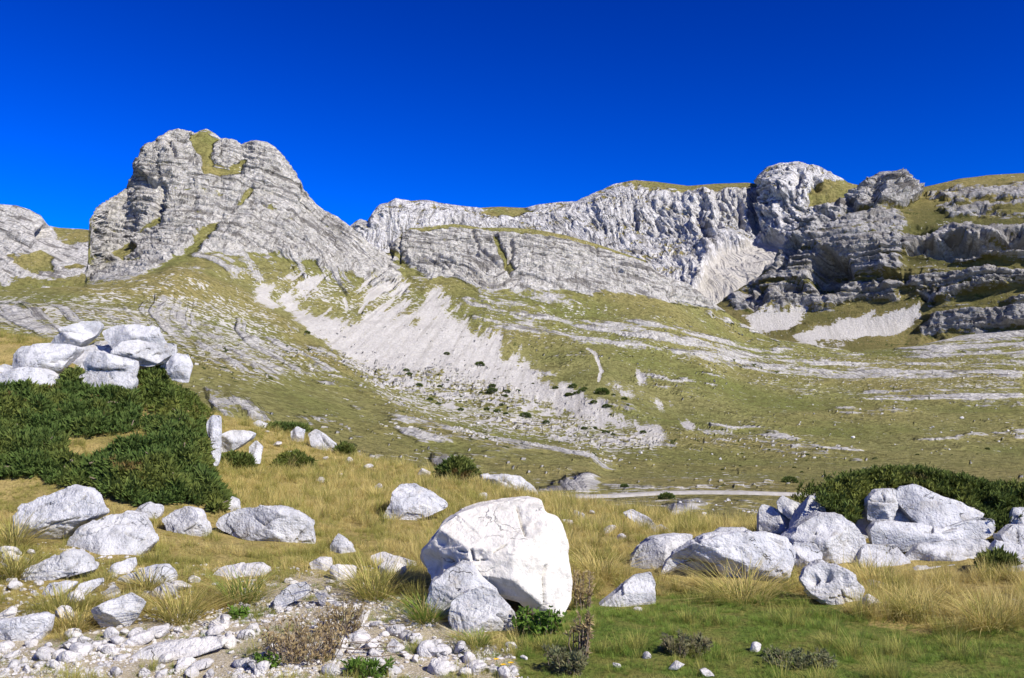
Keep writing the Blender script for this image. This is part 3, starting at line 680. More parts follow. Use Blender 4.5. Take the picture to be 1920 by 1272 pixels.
for p in ((-6.5, 17, 0.6), (-9, 22, 1.4), (-12, 30, 2.0), (-9.5, 42, -0.5), (-4, 40, -2.2), (0, 36, -3.4), (2.5, 27, -2.7), (5, 26, -2.6), (8, 24, -2.0), (12, 22, -1.4), (-20, 42, 0.0),
          (-25, 75, -15), (-12, 75, -15), (0, 75, -15), (12, 75, -15), (25, 75, -15), (-20, 58, -8), (-6, 56, -9), (6, 50, -9.5), (14, 48, -9.5), (22, 46, -9), (20, 20, 0.0), (-20, 15, 2.0), (40, 75, -15), (-40, 75, -15), (40, 40, -6), (-40, 30, 2)): _cp.append(p)
_cp = np.array(_cp)
def _tps(P):
    n = len(P); d = np.linalg.norm(P[:, None, :2] - P[None, :, :2], axis=2)
    K = np.where(d > 0, d * d * np.log(d + 1e-12), 0) + np.eye(n) * 0.35
    A = np.zeros((n + 3, n + 3)); A[:n, :n] = K; A[:n, n] = 1; A[:n, n + 1:] = P[:, :2]; A[n:, :n] = A[:n, n:].T
    return np.linalg.solve(A, np.concatenate([P[:, 2], [0, 0, 0]]))
_w = _tps(_cp)
def ground_z(x, y, rough=True):
    x, y = np.broadcast_arrays(np.asarray(x, float), np.asarray(y, float))
    sh = x.shape; x = x.ravel(); y = y.ravel(); z = np.empty_like(x)
    for i in range(0, len(x), 20000):
        d2 = (x[i:i + 20000, None] - _cp[None, :, 0]) ** 2 + (y[i:i + 20000, None] - _cp[None, :, 1]) ** 2
        z[i:i + 20000] = (0.5 * d2 * np.log(d2 + 1e-12)) @ _w[:-3]
    z += _w[-3] + _w[-2] * x + _w[-1] * y
    # knoll on the left, with an abrupt right side
    xe = np.interp(y, [11, 12.5, 14, 15.5, 17.5, 19, 22, 30], [-3.1, -3.5, -4.06, -4.67, -5.6, -6.4, -7.4, -9])
    h = np.interp(y, [11.6, 12.5, 14, 16, 17.5, 19, 20.5, 24, 30], [0, 0.12, 0.70, 1.38, 1.72, 2.0, 1.95, 1.0, 0])
    z += h * sstep(0.25, -0.6, x - xe + 0.2 * pn(x * 1.3, y * 1.3, 0.5))
    # low swell under the outcrop on the right
    z += 0.30 * np.exp(-((x - 5.4) / 1.7) ** 2 - ((y - 12.2) / 0.9) ** 2)
    if rough:
        z += 0.10 * pn(x / 1.7, y / 1.7, 3.1) + 0.05 * pn(x / 0.6, y / 0.6, 1.7) + 0.02 * pn(x / 0.22, y / 0.22, 5.0)
    return z.reshape(sh)
_hx = np.arange(-40, 40.01, 0.1); _hy = np.arange(2.0, 60.01, 0.1)
_HG = ground_z(_hx[None, :], _hy[:, None])
def gz(x, y):
    fx = np.clip((np.asarray(x, float) + 40) / 0.1, 0, len(_hx) - 1.001); fy = np.clip((np.asarray(y, float) - 2) / 0.1, 0, len(_hy) - 1.001)
    i, j = fx.astype(int), fy.astype(int); a, b = fx - i, fy - j
    return (_HG[j, i] * (1 - a) + _HG[j, i + 1] * a) * (1 - b) + (_HG[j + 1, i] * (1 - a) + _HG[j + 1, i + 1] * a) * b
_ty = np.concatenate([np.arange(4, 16, 0.04), np.arange(16, 58, 0.1)])
def hit(u, v):
    """where the sight line through a photo pixel first meets the near ground"""
    u, v = np.atleast_1d(np.asarray(u, float)), np.atleast_1d(np.asarray(v, float))
    rx, ry, rz = ray(u, v)
    X = rx[:, None] / ry[:, None] * _ty[None, :]; Z = EYE + rz[:, None] / ry[:, None] * _ty[None, :]
    below = Z < gz(X, np.broadcast_to(_ty[None, :], X.shape))
    k = np.argmax(below, 1); ok = below.any(1)
    Y = np.where(ok, _ty[k], np.nan)
    return np.stack([rx / ry * Y, Y, gz(np.nan_to_num(rx / ry * Y), np.nan_to_num(Y, nan=5))], -1)

ZONE_STONY = [(-250, 1180), (0, 1185), (90, 1200), (200, 1175), (330, 1150), (430, 1140), (520, 1090), (600, 1075), (700, 1100), (790, 1130), (850, 1195), (960, 1225), (1010, 1300), (-250, 1300)]
ZONE_TURF = [(960, 1190), (1080, 1140), (1250, 1110), (1500, 1120), (1640, 1160), (1800, 1200), (1920, 1190), (2300, 1180), (2300, 1400), (960, 1400)]
def build_ground():
    xs = np.concatenate([np.arange(-70, -14, 2.0), np.arange(-14, 12, 0.085), np.arange(12, 71, 2.0)])
    ys = np.concatenate([np.arange(-45, 4, 2.0), np.arange(4, 13, 0.07), np.arange(13, 33, 0.13), np.arange(33, 80, 1.5)])
    X, Y = np.meshgrid(xs, ys)
    P = np.stack([X, Y, ground_z(X, Y)], -1)
    me = mesh_from('near_ground', P, grid_faces(*P.shape[:2]))
    U, V = topx(np.where(P[..., 1:2] > 3, P, np.array([0, 3.0, 0])))
    n = fbm(X * 0.7, Y * 0.7, 0 * X, 4)
    attr(me, 'stony', sstep(-25, 25, polydist(U, V, ZONE_STONY) + 40 * n))
    attr(me, 'turf', sstep(-30, 30, polydist(U, V, ZONE_TURF) + 40 * n))
    m = NT('meadow_soil')
    p = m.geo()
    n1, n2, n3 = m.noise(p, 30, 5, 0.65), m.noise(p, 3.0, 4, 0.6), m.noise(p, 90, 3, 0.6)
    dry = m.mix(m.mr(n2, 0.35, 0.65), (0.42, 0.32, 0.12), (0.29, 0.24, 0.075))
    dry = m.mix(m.mr(n1, 0.40, 0.70, 0, 0.7), dry, (0.11, 0.085, 0.032))
    turf = m.mix(m.mr(n2, 0.35, 0.65), (0.11, 0.16, 0.028), (0.20, 0.19, 0.05))
    turf = m.mix(m.mr(n1, 0.42, 0.7, 0, 0.7), turf, (0.040, 0.050, 0.012))
    grit = m.mix(m.mr(n3, 0.35, 0.62), (0.56, 0.50, 0.39), (0.36, 0.30, 0.18))
    grit = m.mix(m.mr(m.voro(p, 34), 0.30, 0.12), grit, (0.62, 0.58, 0.52))
    c = m.mix(m.mr(m.math('ADD', m.attr('turf'), m.math('MULTIPLY', m.math('SUBTRACT', n2, 0.5), 0.8)), 0.4, 0.6), dry, turf)
    c = m.mix(m.mr(m.math('ADD', m.attr('stony'), m.math('MULTIPLY', m.math('SUBTRACT', n2, 0.5), 1.5)), 0.45, 0.75), c, grit)
    m.bump(m.math('ADD', n1, m.math('MULTIPLY', n3, 0.5)), 0.9, 0.03)
    tag(obj('ground', me, m.done(c, 0.95, 0.05)), kind='structure')
    # wide floor far below, so that the land goes on beyond what the photo shows
    bx = np.array([[-9000, -9000, -70], [9000, -9000, -70], [9000, 9000, -70], [-9000, 9000, -70]], float)
    m2 = NT('far_meadow'); q = m2.geo()
    tag(obj('far_ground', mesh_from('far_ground', bx, np.array([[0, 1, 2, 3]])), m2.done(m2.mix(m2.mr(m2.noise(q, 0.01, 5), 0.35, 0.65), (0.17, 0.165, 0.05), (0.24, 0.20, 0.08)), 0.95, 0.05)), kind='structure')
build_ground()

# ---------------------------------------------------------------- the gravel road on the valley floor
def s3_point(u, v):
    c = np.argmin(np.abs(S3U[0] - u)); col = S3P[:, c]; cu, cv = topx(col)
    n = len(col) - 6
    return np.array([np.interp(-v, -cv[:n], col[:n, k]) for k in range(3)])
def build_road():
    us = np.arange(880, 1720, 6.0)
    vm = np.interp(us, [880, 1000, 1080, 1150, 1200, 1250, 1330, 1420, 1500, 1560, 1720], [934, 933.5, 933.5, 932, 929, 926, 925, 926.5, 929, 931, 936])
    mid = np.array([s3_point(u, v) for u, v in zip(us, vm)])
    k = np.ones(7) / 7
    for j in (1, 2): mid[:, j] = np.convolve(np.pad(mid[:, j], 3, mode='edge'), k, 'valid')
    t = np.gradient(mid, axis=0); nn = np.stack([-t[:, 1], t[:, 0], 0 * t[:, 0]], 1); nn /= np.linalg.norm(nn, axis=1)[:, None]
    rows = []
    for w, dz in ((-2.9, -0.8), (-1.9, 0.40), (-0.9, 0.45), (0, 0.47), (0.9, 0.45), (1.9, 0.40), (2.9, -0.8)):
        q = mid + nn * w; q[:, 2] += dz; rows.append(q)
    G = np.stack(rows, 0)
    m = NT('gravel_road_surface'); p = m.geo()
    c = m.mix(m.mr(m.noise(p, 0.8, 5), 0.35, 0.65), (0.40, 0.375, 0.33), (0.31, 0.29, 0.25))
    tag(obj('road', mesh_from('road', G, grid_faces(*G.shape[:2])), m.done(c, 0.95, 0.05)), kind='structure')
build_road()

# ================================================================== LIMESTONE
def mat_limestone(name, tint, cool, lichen=0.5, bump=1.0):
    m = NT(name)
    p = m.coord('Object')
    g = m.geo()
    big, mid, fine = m.noise(g, 2.6, 5, 0.6), m.noise(g, 9.0, 5, 0.62), m.noise(g, 42, 4, 0.6)
    c = m.mix(m.mr(big, 0.36, 0.66), tint, cool)
    c = m.mix(m.mr(mid, 0.48, 0.70, 0, 0.65), c, tuple(0.62 * q for q in cool))
    c = m.mix(m.mr(fine, 0.55, 0.78, 0, 0.45), c, tuple(0.52 * q for q in cool))
    c = m.mix(m.mr(m.noise(g, 5.0, 4, 0.65), 0.56, 0.70, 0, 0.5 * lichen + 0.15), c, (0.34, 0.30, 0.235))
    c = m.mix(m.mr(m.noise(m.mapping(g, (7, 7, 1.2)), 1.0, 4, 0.6), 0.56, 0.70, 0, 0.45 * lichen + 0.1), c, (0.24, 0.235, 0.225))
    spots = m.math('MULTIPLY', m.mr(m.voro(g, 26), 0.20, 0.08), m.mr(mid, 0.52, 0.62))
    c = m.mix(m.math('MULTIPLY', spots, lichen), c, (0.10, 0.095, 0.085))
    wn = m.n('ShaderNodeTexNoise'); m.l(g, wn.inputs['Vector']); wn.inputs['Scale'].default_value = 2.2; wn.inputs['Detail'].default_value = 4
    wv = m.n('ShaderNodeVectorMath', operation='MULTIPLY_ADD'); m.l(wn.outputs['Color'], wv.inputs[0]); wv.inputs[1].default_value = (1.1, 1.1, 0.8); m.l(g, wv.inputs[2])
    v = m.n('ShaderNodeTexVoronoi', feature='DISTANCE_TO_EDGE'); m.l(m.mapping(wv.outputs[0], (1, 1, 1.9), (0.3, 0.5, 0.2)), v.inputs['Vector']); v.inputs['Scale'].default_value = 2.0
    hair = m.math('MULTIPLY', m.mr(m.math('ADD', v.outputs['Distance'], m.math('MULTIPLY', m.math('SUBTRACT', mid, 0.5), 0.10)), 0.016, 0.0), m.mr(big, 0.53, 0.60))
    c = m.mix(m.math('MULTIPLY', hair, 0.6), c, (0.12, 0.11, 0.10))
    c = m.mix(m.attr('crack'), c, (0.09, 0.08, 0.07))  # dark stain in cracks, and painted shade inside deep hollows
    h = m.math('ADD', m.math('MULTIPLY', mid, 1.0), m.math('ADD', m.math('MULTIPLY', fine, 0.35), m.math('MULTIPLY', hair, -0.8)))
    m.bump(h, bump, 0.05)
    return m.done(c, 0.92, 0.12)
LIME_WARM = mat_limestone('warm_limestone', (0.68, 0.635, 0.55), (0.62, 0.585, 0.515), 0.15, 0.5)
LIME_COOL = mat_limestone('grey_limestone', (0.56, 0.55, 0.53), (0.43, 0.425, 0.415), 0.8)
LIME_PALE = mat_limestone('pale_limestone', (0.585, 0.575, 0.56), (0.46, 0.46, 0.46), 0.5)
LIME_PEB = mat_limestone('pebble_limestone', (0.62, 0.59, 0.54), (0.52, 0.50, 0.47), 0.1)

import bmesh
_ico = {}
def ico(n):
    if n not in _ico:
        bm = bmesh.new(); bmesh.ops.create_icosphere(bm, subdivisions=n, radius=1.0)
        _ico[n] = (np.array([v.co[:] for v in bm.verts]), np.array([[v.index for v in f.verts] for f in bm.faces])); bm.free()
    return _ico[n]

_seed = [0]
ROCKS = []
def boulder(label, outline, Y=None, base=None, depth=0.75, n=2.7, sub=4, mat=None, lean=0.18, rough=0.05, cracks=(), dents=(), name='boulder', sink=14, cat='boulder', group=None, fac=1.7, crack_d=0.05, cuts=7, planes=()):
    """outline: the rock's silhouette in photo pixels; base: the row where its foot meets the ground (gives the distance)"""
    _seed[0] += 1; sd_ = _seed[0]
    o = np.array(outline, float)
    uc = o[:, 0].mean()
    wpx, hpx = np.ptp(o[:, 0]), np.ptp(o[:, 1])
    if Y is None:
        h0 = hit(uc, base if base is not None else o[:, 1].max())[0]
        Yf = h0[1] if np.isfinite(h0[1]) else 14.0
        Yc = Yf * (1 + 0.30 * depth * min(wpx, 1.6 * hpx) / FPX)
    else:
        Yc = Y
    # carry the foot of the rock into the soil
    low = o[:, 1] > o[:, 1].min() + 0.72 * hpx
    if sink: o[low, 1] += sink
    loc = at(o[:, 0], o[:, 1], Yc)
    X, Z = loc[:, 0], loc[:, 2]
    cx, cz = (X.min() + X.max()) / 2, (Z.min() * 0.52 + Z.max() * 0.48)
    X, Z = X - cx, Z - cz
    # radius of the outline by angle
    th = np.linspace(-math.pi, math.pi, 361); rr = np.zeros_like(th)
    A = np.stack([X, Z], 1); B = np.roll(A, -1, 0)
    for k, t in enumerate(th):
        d = np.array([math.cos(t), math.sin(t)]); e = B - A
        den = d[0] * e[:, 1] - d[1] * e[:, 0]; den = np.where(np.abs(den) < 1e-9, 1e-9, den)
        s_ = (A[:, 0] * e[:, 1] - A[:, 1] * e[:, 0]) / den; q = (A[:, 0] * d[1] - A[:, 1] * d[0]) / den
        ok = (q >= -1e-6) & (q <= 1 + 1e-6) & (s_ > 0)
        rr[k] = s_[ok].max() if ok.any() else np.hypot(X, Z).mean()
    kk = np.ones(5) / 5; rr = np.convolve(np.concatenate([rr[-3:-1], rr, rr[1:3]]), kk, 'valid')
    V, F = ico(sub)
    D = depth * 0.5 * min(np.ptp(X), 1.5 * np.ptp(Z)) if depth < 5 else depth
    D = max(D, 0.03)
    rho = np.hypot(V[:, 0], V[:, 2]); t = np.arctan2(V[:, 2], V[:, 0]); ay = np.abs(V[:, 1])
    k = (rho ** n + ay ** n) ** (-1.0 / n)
    R_ = np.interp(t, th, rr)
    Pl = np.stack([k * V[:, 0] * R_, k * V[:, 1] * D, k * V[:, 2] * R_], 1)
    size = math.sqrt(np.ptp(X) * np.ptp(Z))
    gq = np.random.default_rng(7000 + sd_)
    xn, zn = Pl[:, 0] / (np.ptp(X) / 2), Pl[:, 2] / (np.ptp(Z) / 2)
    for sgn, n_ in ((-1, cuts), (1, 5)):
        lim = np.full(len(V), 9.0)
        for i in range(n_):
            an = gq.random() * 6.283; sl = 0.25 + 0.65 * gq.random()
            if i == 0: sl *= 0.25
            lim = np.minimum(lim, 0.52 + 0.36 * gq.random() - sl * (math.cos(an) * xn + math.sin(an) * zn))
        for cpl, gx, gzz in (planes if sgn < 0 else ()): lim = np.minimum(lim, cpl + gx * xn + gzz * zn)
        lim = np.maximum(lim, 0.06) * D
        y_ = Pl[:, 1]
        Pl[:, 1] = np.where(sgn * y_ > 0, sgn * np.minimum(np.abs(y_), lim), y_)
    Pl[:, 1] += lean * Pl[:, 2]
    nrm = Pl / (np.array([np.ptp(X) / 2, D, np.ptp(Z) / 2]) ** 2); nrm /= np.linalg.norm(nrm, axis=1)[:, None] + 1e-9
    c0 = np.array([cx, Yc, cz])
    q = (Pl + c0) / size
    f1 = facet(q[:, 0] * fac + sd_, q[:, 1] * fac, q[:, 2] * fac * 1.3, sd_, 1.0)
    f2 = facet(q[:, 0] * fac * 2.7 + sd_, q[:, 1] * fac * 2.7, q[:, 2] * fac * 3.2, sd_ + 50, 1.0)
    d = size * rough * (0.7 * f1 + 0.30 * f2 + 0.35 * fbm(q[:, 0] * 4, q[:, 1] * 4, q[:, 2] * 5, 4) + 0.22 * fbm(q[:, 0] * 18, q[:, 1] * 22, q[:, 2] * 30, 3))
    crack = np.zeros(len(V))
    Uv, Vv = topx(Pl + c0)
    fr = sstep(0.25, -0.1, nrm[:, 1])
    jit = 2.2 * fbm(q[:, 0] * 12, q[:, 1] * 12, q[:, 2] * 12, 3)
    for pts, w in cracks:
        g = np.exp(-(linedist(Uv + jit, Vv + jit, pts) / w) ** 2) * fr
        d -= crack_d * g; crack = np.maximum(crack, sstep(0.45, 0.95, g) * 0.75)
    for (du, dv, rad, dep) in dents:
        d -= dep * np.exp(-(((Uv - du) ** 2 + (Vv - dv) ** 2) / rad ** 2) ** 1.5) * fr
        if dep > 0.08: crack = np.maximum(crack, 0.7 * sstep(1.0, 0.55, np.hypot(Uv - du, Vv - dv) / rad) * fr * (rad < 14))  # small deep hollows are also painted dark inside, adding to their shade
    Pl = Pl + nrm * d[:, None]
    me = mesh_from(name, Pl, F)
    me.shade_smooth() if sub > 3 else None
    attr(me, 'crack', crack)
    ob = obj(name, me, mat or LIME_PALE)
    ob.location = c0
    ROCKS.append((c0[0], c0[1], np.ptp(X) / 2, D, c0[2] + Z.max()))
    tag(ob, label, cat, group)
    return ob

# the great cream boulder and the rocks at its foot
boulder('great cream-white split boulder standing in the grass at the centre', [(783, 1052), (787, 1032), (803, 1019), (822, 992), (830, 979), (853, 965), (893, 950), (940, 942), (993, 937), (1014, 940), (1018, 955), (1024, 968), (1045, 975), (1055, 995),
         (1063, 1019), (1066, 1052), (1070, 1082), (1068, 1112), (1053, 1146), (1023, 1148), (1007, 1150), (995, 1128), (975, 1114), (940, 1106), (900, 1106), (860, 1098), (813, 1085), (790, 1070)],
        Y=8.6, depth=1.0, n=4.0, sub=7, mat=LIME_WARM, lean=0.10, rough=0.022, sink=0, fac=1.5, cuts=0, planes=((0.80, 0.18, -0.10), (0.95, 0.75, 0.0), (0.98, -0.55, -0.1), (1.0, 0.1, -0.85), (0.9, 0.25, 0.55)),
        cracks=[([(970, 952), (977, 975), (985, 1003)], 2.2), ([(1023, 1062), (1020, 1095), (1022, 1140)], 2.0), ([(925, 1034), (950, 1020)], 1.2), ([(838, 1047), (846, 1058)], 2.2), ([(868, 1052), (912, 1050)], 1.0), ([(884, 1032), (886, 1048)], 2.5), ([(862, 1033), (876, 1036)], 1.5)],
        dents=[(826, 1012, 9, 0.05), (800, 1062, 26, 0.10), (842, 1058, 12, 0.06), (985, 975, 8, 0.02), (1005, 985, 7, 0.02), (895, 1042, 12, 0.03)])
boulder('rounded grey boulder leaning against the great cream boulder, upper of the two', [(800, 1128), (812, 1090), (838, 1070), (862, 1056), (885, 1060), (900, 1082), (928, 1106), (944, 1140), (930, 1178), (860, 1184), (812, 1162)], Y=8.0, depth=0.9, sub=6, mat=LIME_COOL, rough=0.04)
boulder('rounded grey boulder in front of the great cream boulder, lower of the two', [(840, 1160), (848, 1130), (880, 1112), (905, 1104), (930, 1110), (945, 1128), (962, 1150), (969, 1164), (962, 1184), (945, 1200), (920, 1198), (880, 1192), (852, 1182)], Y=7.7, depth=0.95, sub=6, mat=LIME_COOL, rough=0.05,
        cracks=[([(936, 1152), (944, 1160), (952, 1170), (950, 1192)], 2.4)], sink=4)

# left cluster
boulder('large angular white boulder below the juniper bank at far left', [(38, 960), (42, 948), (70, 935), (105, 920), (135, 910), (165, 918), (178, 930), (196, 963), (180, 973), (150, 986), (120, 1000), (85, 1011), (40, 1022)], base=1016, depth=0.9, n=3.4, sub=6, mat=LIME_PALE, rough=0.05,
        cracks=[([(45, 1000), (80, 990), (120, 978), (170, 968)], 1.4), ([(60, 1008), (90, 992)], 1.3), ([(118, 958), (140, 946), (160, 930)], 0.9)], sink=6)
boulder('broad low pale slab just right of the angular boulder', [(130, 1012), (145, 990), (185, 970), (215, 966), (255, 965), (275, 985), (298, 1012), (270, 1030), (215, 1040), (170, 1046), (135, 1040)], base=1036, depth=0.9, sub=6, mat=LIME_COOL, rough=0.06, cracks=[([(150, 1006), (200, 990), (245, 968)], 1.3), ([(235, 1000), (252, 1010)], 1.2)], lean=0.5)
boulder('long grey tilted block below the broad slab, at left', [(43, 1084), (50, 1068), (75, 1055), (100, 1042), (140, 1033), (165, 1047), (181, 1070), (150, 1073), (100, 1081), (60, 1098), (45, 1094)], base=1090, depth=0.9, sub=6, mat=LIME_COOL, rough=0.06, lean=0.4, cracks=[([(122, 1070), (150, 1050)], 1.4)], sink=8)
boulder('small pale boulder at the foot of the juniper, left of the knobbly one', [(250, 962), (262, 948), (280, 942), (306, 950), (305, 962), (290, 972), (260, 973)], base=972, depth=0.9, sub=4, mat=LIME_COOL)
boulder('knobbly grey boulder with one slanting crack below the juniper', [(303, 975), (320, 960), (345, 952), (365, 955), (378, 960), (391, 985), (398, 1020), (375, 1014), (345, 1003), (318, 1000)], base=1004, depth=0.9, sub=6, mat=LIME_COOL, cracks=[([(345, 998), (372, 980)], 1.4)], rough=0.07)
boulder('wide whale-backed grey boulder with dark cracks in straw grass', [(405, 987), (412, 970), (440, 958), (490, 951), (535, 953), (570, 967), (586, 980), (594, 1008), (582, 1024), (540, 1018), (480, 1012), (430, 1002)], base=1016, depth=0.9, sub=6, mat=LIME_COOL, rough=0.05,
        cracks=[([(478, 970), (496, 982), (512, 972), (534, 968)], 1.7), ([(555, 1018), (566, 1004), (576, 990)], 1.7), ([(535, 1010), (560, 1020), (588, 1018)], 1.6)])
boulder('small wedge of pale stone between the long block and the arched stone', [(195, 1073), (212, 1058), (250, 1046), (253, 1066), (215, 1083)], base=1080, depth=0.8, sub=4, lean=0.4)
boulder('arched pale stone half hidden by a grass tussock at left', [(213, 1084), (250, 1072), (285, 1060), (312, 1059), (328, 1077), (337, 1096), (310, 1103), (270, 1099), (238, 1101)], base=1098, depth=0.8, sub=4, mat=LIME_PALE, lean=0.4)
boulder('upright chunky grey stone in the pebbles at left', [(170, 1142), (200, 1128), (243, 1113), (273, 1130), (262, 1150), (240, 1176), (200, 1184), (184, 1166)], base=1180, depth=0.8, sub=6, mat=LIME_COOL, rough=0.05, sink=4)
boulder('white block cut by the left edge near the bottom', [(-14, 1162), (30, 1160), (75, 1152), (92, 1158), (88, 1180), (75, 1203), (40, 1206), (-14, 1213)], base=1206, depth=0.9, n=3.4, sub=6, mat=LIME_PALE, rough=0.05, sink=5)
for lab, ol in (('thin pale slab lying leftmost of three under the long grey block', [(80, 1112), (90, 1095), (120, 1091), (143, 1092), (130, 1109), (100, 1119)]),
                ('thin tilted slab in the middle of three under the long grey block', [(137, 1113), (150, 1095), (190, 1084), (193, 1092), (165, 1111), (140, 1121)]),
                ('small peaked slab, rightmost of three under the long grey block', [(188, 1113), (210, 1096), (229, 1110), (212, 1121)])):
    boulder(lab, ol, base=ol[-1][1], depth=0.9, sub=4, lean=0.5, sink=5, name='stone', cat='stone')
boulder('long flat white ledge among pebbles at the bottom left', [(225, 1242), (270, 1216), (310, 1206), (370, 1200), (388, 1195), (436, 1204), (400, 1223), (320, 1236), (250, 1252)], base=1240, depth=1.0, sub=4, lean=0.8, mat=LIME_PEB, name='stone', cat='stone', sink=4)
boulder('short flat white stone behind the long flat ledge', [(225, 1208), (250, 1190), (280, 1183), (287, 1200), (250, 1216)], base=1212, depth=1.0, sub=4, lean=0.6, mat=LIME_PEB, name='stone', cat='stone', sink=4)
boulder('low oblong white stone in straw grass left of centre', [(395, 1076), (420, 1062), (460, 1057), (490, 1055), (511, 1068), (480, 1080), (430, 1086)], base=1082, depth=0.9, sub=4, lean=0.4, mat=LIME_PEB, name='stone', cat='stone')
boulder('small rounded white stone with grass in front, left of centre', [(580, 1056), (600, 1045), (620, 1047), (626, 1064), (612, 1074), (588, 1070)], base=1070, depth=0.9, sub=4, mat=LIME_PEB, name='stone', cat='stone')
boulder('hump-backed grey stone above the brown dried herbs', [(513, 1130), (520, 1115), (545, 1096), (570, 1090), (585, 1108), (570, 1119), (545, 1131), (528, 1149)], base=1142, depth=0.9, sub=4, mat=LIME_COOL, name='stone', cat='stone', sink=4)
boulder('slanting pale stone right of the hump-backed stone', [(586, 1110), (605, 1107), (633, 1130), (622, 1141), (600, 1130)], base=1138, depth=0.9, sub=4, mat=LIME_PEB, name='stone', cat='stone', sink=4)
boulder('pointed grey stone alone in straw grass left of the great boulder', [(618, 1026), (632, 1000), (650, 1010), (676, 1036), (660, 1043), (630, 1041)], base=1038, depth=0.9, sub=4, mat=LIME_COOL)
boulder('tall tooth-shaped white boulder in golden grass behind the great boulder', [(704, 986), (715, 970), (735, 942), (736, 925), (750, 910), (775, 907), (800, 920), (840, 944), (838, 953), (800, 966), (760, 976), (720, 990)], base=976, depth=0.9, n=3.0, sub=6, mat=LIME_PALE, rough=0.05)
boulder('low white slab left of the great boulder', [(690, 1042), (720, 1037), (750, 1045), (782, 1054), (784, 1068), (740, 1066), (700, 1058)], base=1062, depth=0.9, sub=4, mat=LIME_PEB, lean=0.4)
boulder('grey ridge of stone on the golden crest behind the great boulder', [(898, 892), (940, 887), (975, 894), (1000, 914), (1022, 931), (990, 935), (940, 922), (910, 908)], Y=20.0, depth=0.8, sub=6, mat=LIME_COOL)

# outcrop crowning the left knoll
boulder('grey bedrock showing between the stones of the left outcrop', [(-60, 690), (-20, 678), (60, 656), (150, 640), (250, 642), (310, 662), (335, 694), (300, 715), (250, 735), (120, 738), (-60, 740)], Y=18.1, depth=0.8, n=2.6, sub=6, mat=LIME_COOL, rough=0.08, name='outcrop_rock', cat='rock', sink=6, lean=0.8)
for lab, ol, Y_, mt, cr in (
    ('split cap stone at the very top of the left outcrop', [(92, 634), (120, 616), (150, 602), (180, 600), (191, 610), (182, 629), (150, 638), (110, 641)], 18.6, LIME_PALE, [([(95, 632), (115, 620), (150, 622), (185, 616)], 1.4)]),
    ('long rounded slab at the top right of the left outcrop', [(188, 622), (215, 610), (260, 608), (295, 614), (313, 638), (300, 648), (260, 644), (215, 640)], 18.3, LIME_PALE, []),
    ('cracked ledge under the long rounded slab of the left outcrop', [(213, 662), (232, 640), (260, 637), (290, 644), (325, 643), (331, 662), (290, 672), (240, 670)], 17.7, LIME_COOL, [([(240, 668), (275, 650), (290, 655)], 1.4), ([(290, 668), (328, 655)], 1.3)]),
    ('round knob at the right end of the left outcrop', [(310, 682), (325, 662), (350, 664), (361, 685), (356, 702), (325, 697)], 17.0, LIME_PALE, []),
    ('bulky pale block at the upper left of the left outcrop', [(28, 672), (40, 650), (80, 645), (120, 644), (147, 652), (140, 665), (112, 690), (60, 702), (33, 692)], 17.2, LIME_PALE, [([(95, 678), (120, 676), (140, 664)], 2.4)]),
    ('low white boulder at the left edge of the outcrop, just above the juniper', [(-18, 712), (0, 700), (40, 690), (75, 692), (100, 704), (109, 715), (100, 728), (50, 736), (-18, 732)], 16.3, LIME_PALE, []),
    ('upper of two stacked blocks in the middle of the left outcrop', [(160, 682), (168, 662), (190, 660), (225, 671), (252, 675), (257, 690), (240, 700), (200, 700), (163, 696)], 16.9, LIME_PALE, [([(165, 694), (210, 697), (254, 695)], 1.5)]),
    ('lower of two stacked blocks in the middle of the left outcrop', [(145, 707), (165, 695), (210, 697), (250, 700), (258, 718), (245, 731), (210, 734), (160, 730)], 16.3, LIME_COOL, [([(205, 700), (215, 730)], 1.4)]),
    ('small stone at the far left of the outcrop beside dry grass', [(-10, 690), (5, 682), (20, 686), (22, 698), (0, 702)], 17.0, LIME_PALE, []),
    ('narrow white rock face down the right side of the juniper bank', [(384, 792), (394, 778), (408, 780), (413, 810), (416, 840), (414, 858), (404, 856), (398, 828), (386, 808)], 15.2, LIME_PALE, [([(394, 795), (412, 800)], 1.3)]),
    ('white rock showing through the juniper bank', [(214, 912), (222, 892), (240, 886), (262, 890), (268, 905), (250, 920), (225, 924)], 13.1, LIME_COOL, []),
    ('low rock beside the juniper tip above the whale-backed boulder', [(390, 940), (405, 930), (425, 930), (445, 938), (455, 950), (430, 955), (395, 950)], 13.0, LIME_COOL, []),
    ('long pale rock in golden grass just right of the knoll', [(404, 823), (430, 806), (455, 806), (476, 814), (470, 824), (440, 828), (415, 832)], 22.0, LIME_PALE, []),
    ('round pale rock in golden grass below the long pale rock', [(466, 838), (478, 826), (492, 838), (490, 853), (470, 852)], 21.5, LIME_PALE, []),
    ('row of cracked rock along the golden ridge line', [(576, 814), (590, 804), (612, 819), (632, 834), (636, 850), (610, 848), (585, 834)], 26.0, LIME_COOL, [([(600, 815), (622, 845)], 1.2)]),
    ('small pale rock on the golden ridge line, left of the cracked row', [(544, 810), (556, 800), (572, 806), (566, 819), (548, 818)], 26.5, LIME_PALE, []),
    ('tiny pale rock highest on the golden ridge line', [(475, 793), (484, 788), (500, 794), (496, 802), (478, 800)], 28.0, LIME_PALE, [])):
    boulder(lab, ol, Y=Y_, depth=1.0, n=5.0, cuts=9, sub=5, mat=mt, rough=0.035, fac=1.7, cracks=cr, name='outcrop_rock', cat='rock', sink=17, lean=0.3, crack_d=0.07)

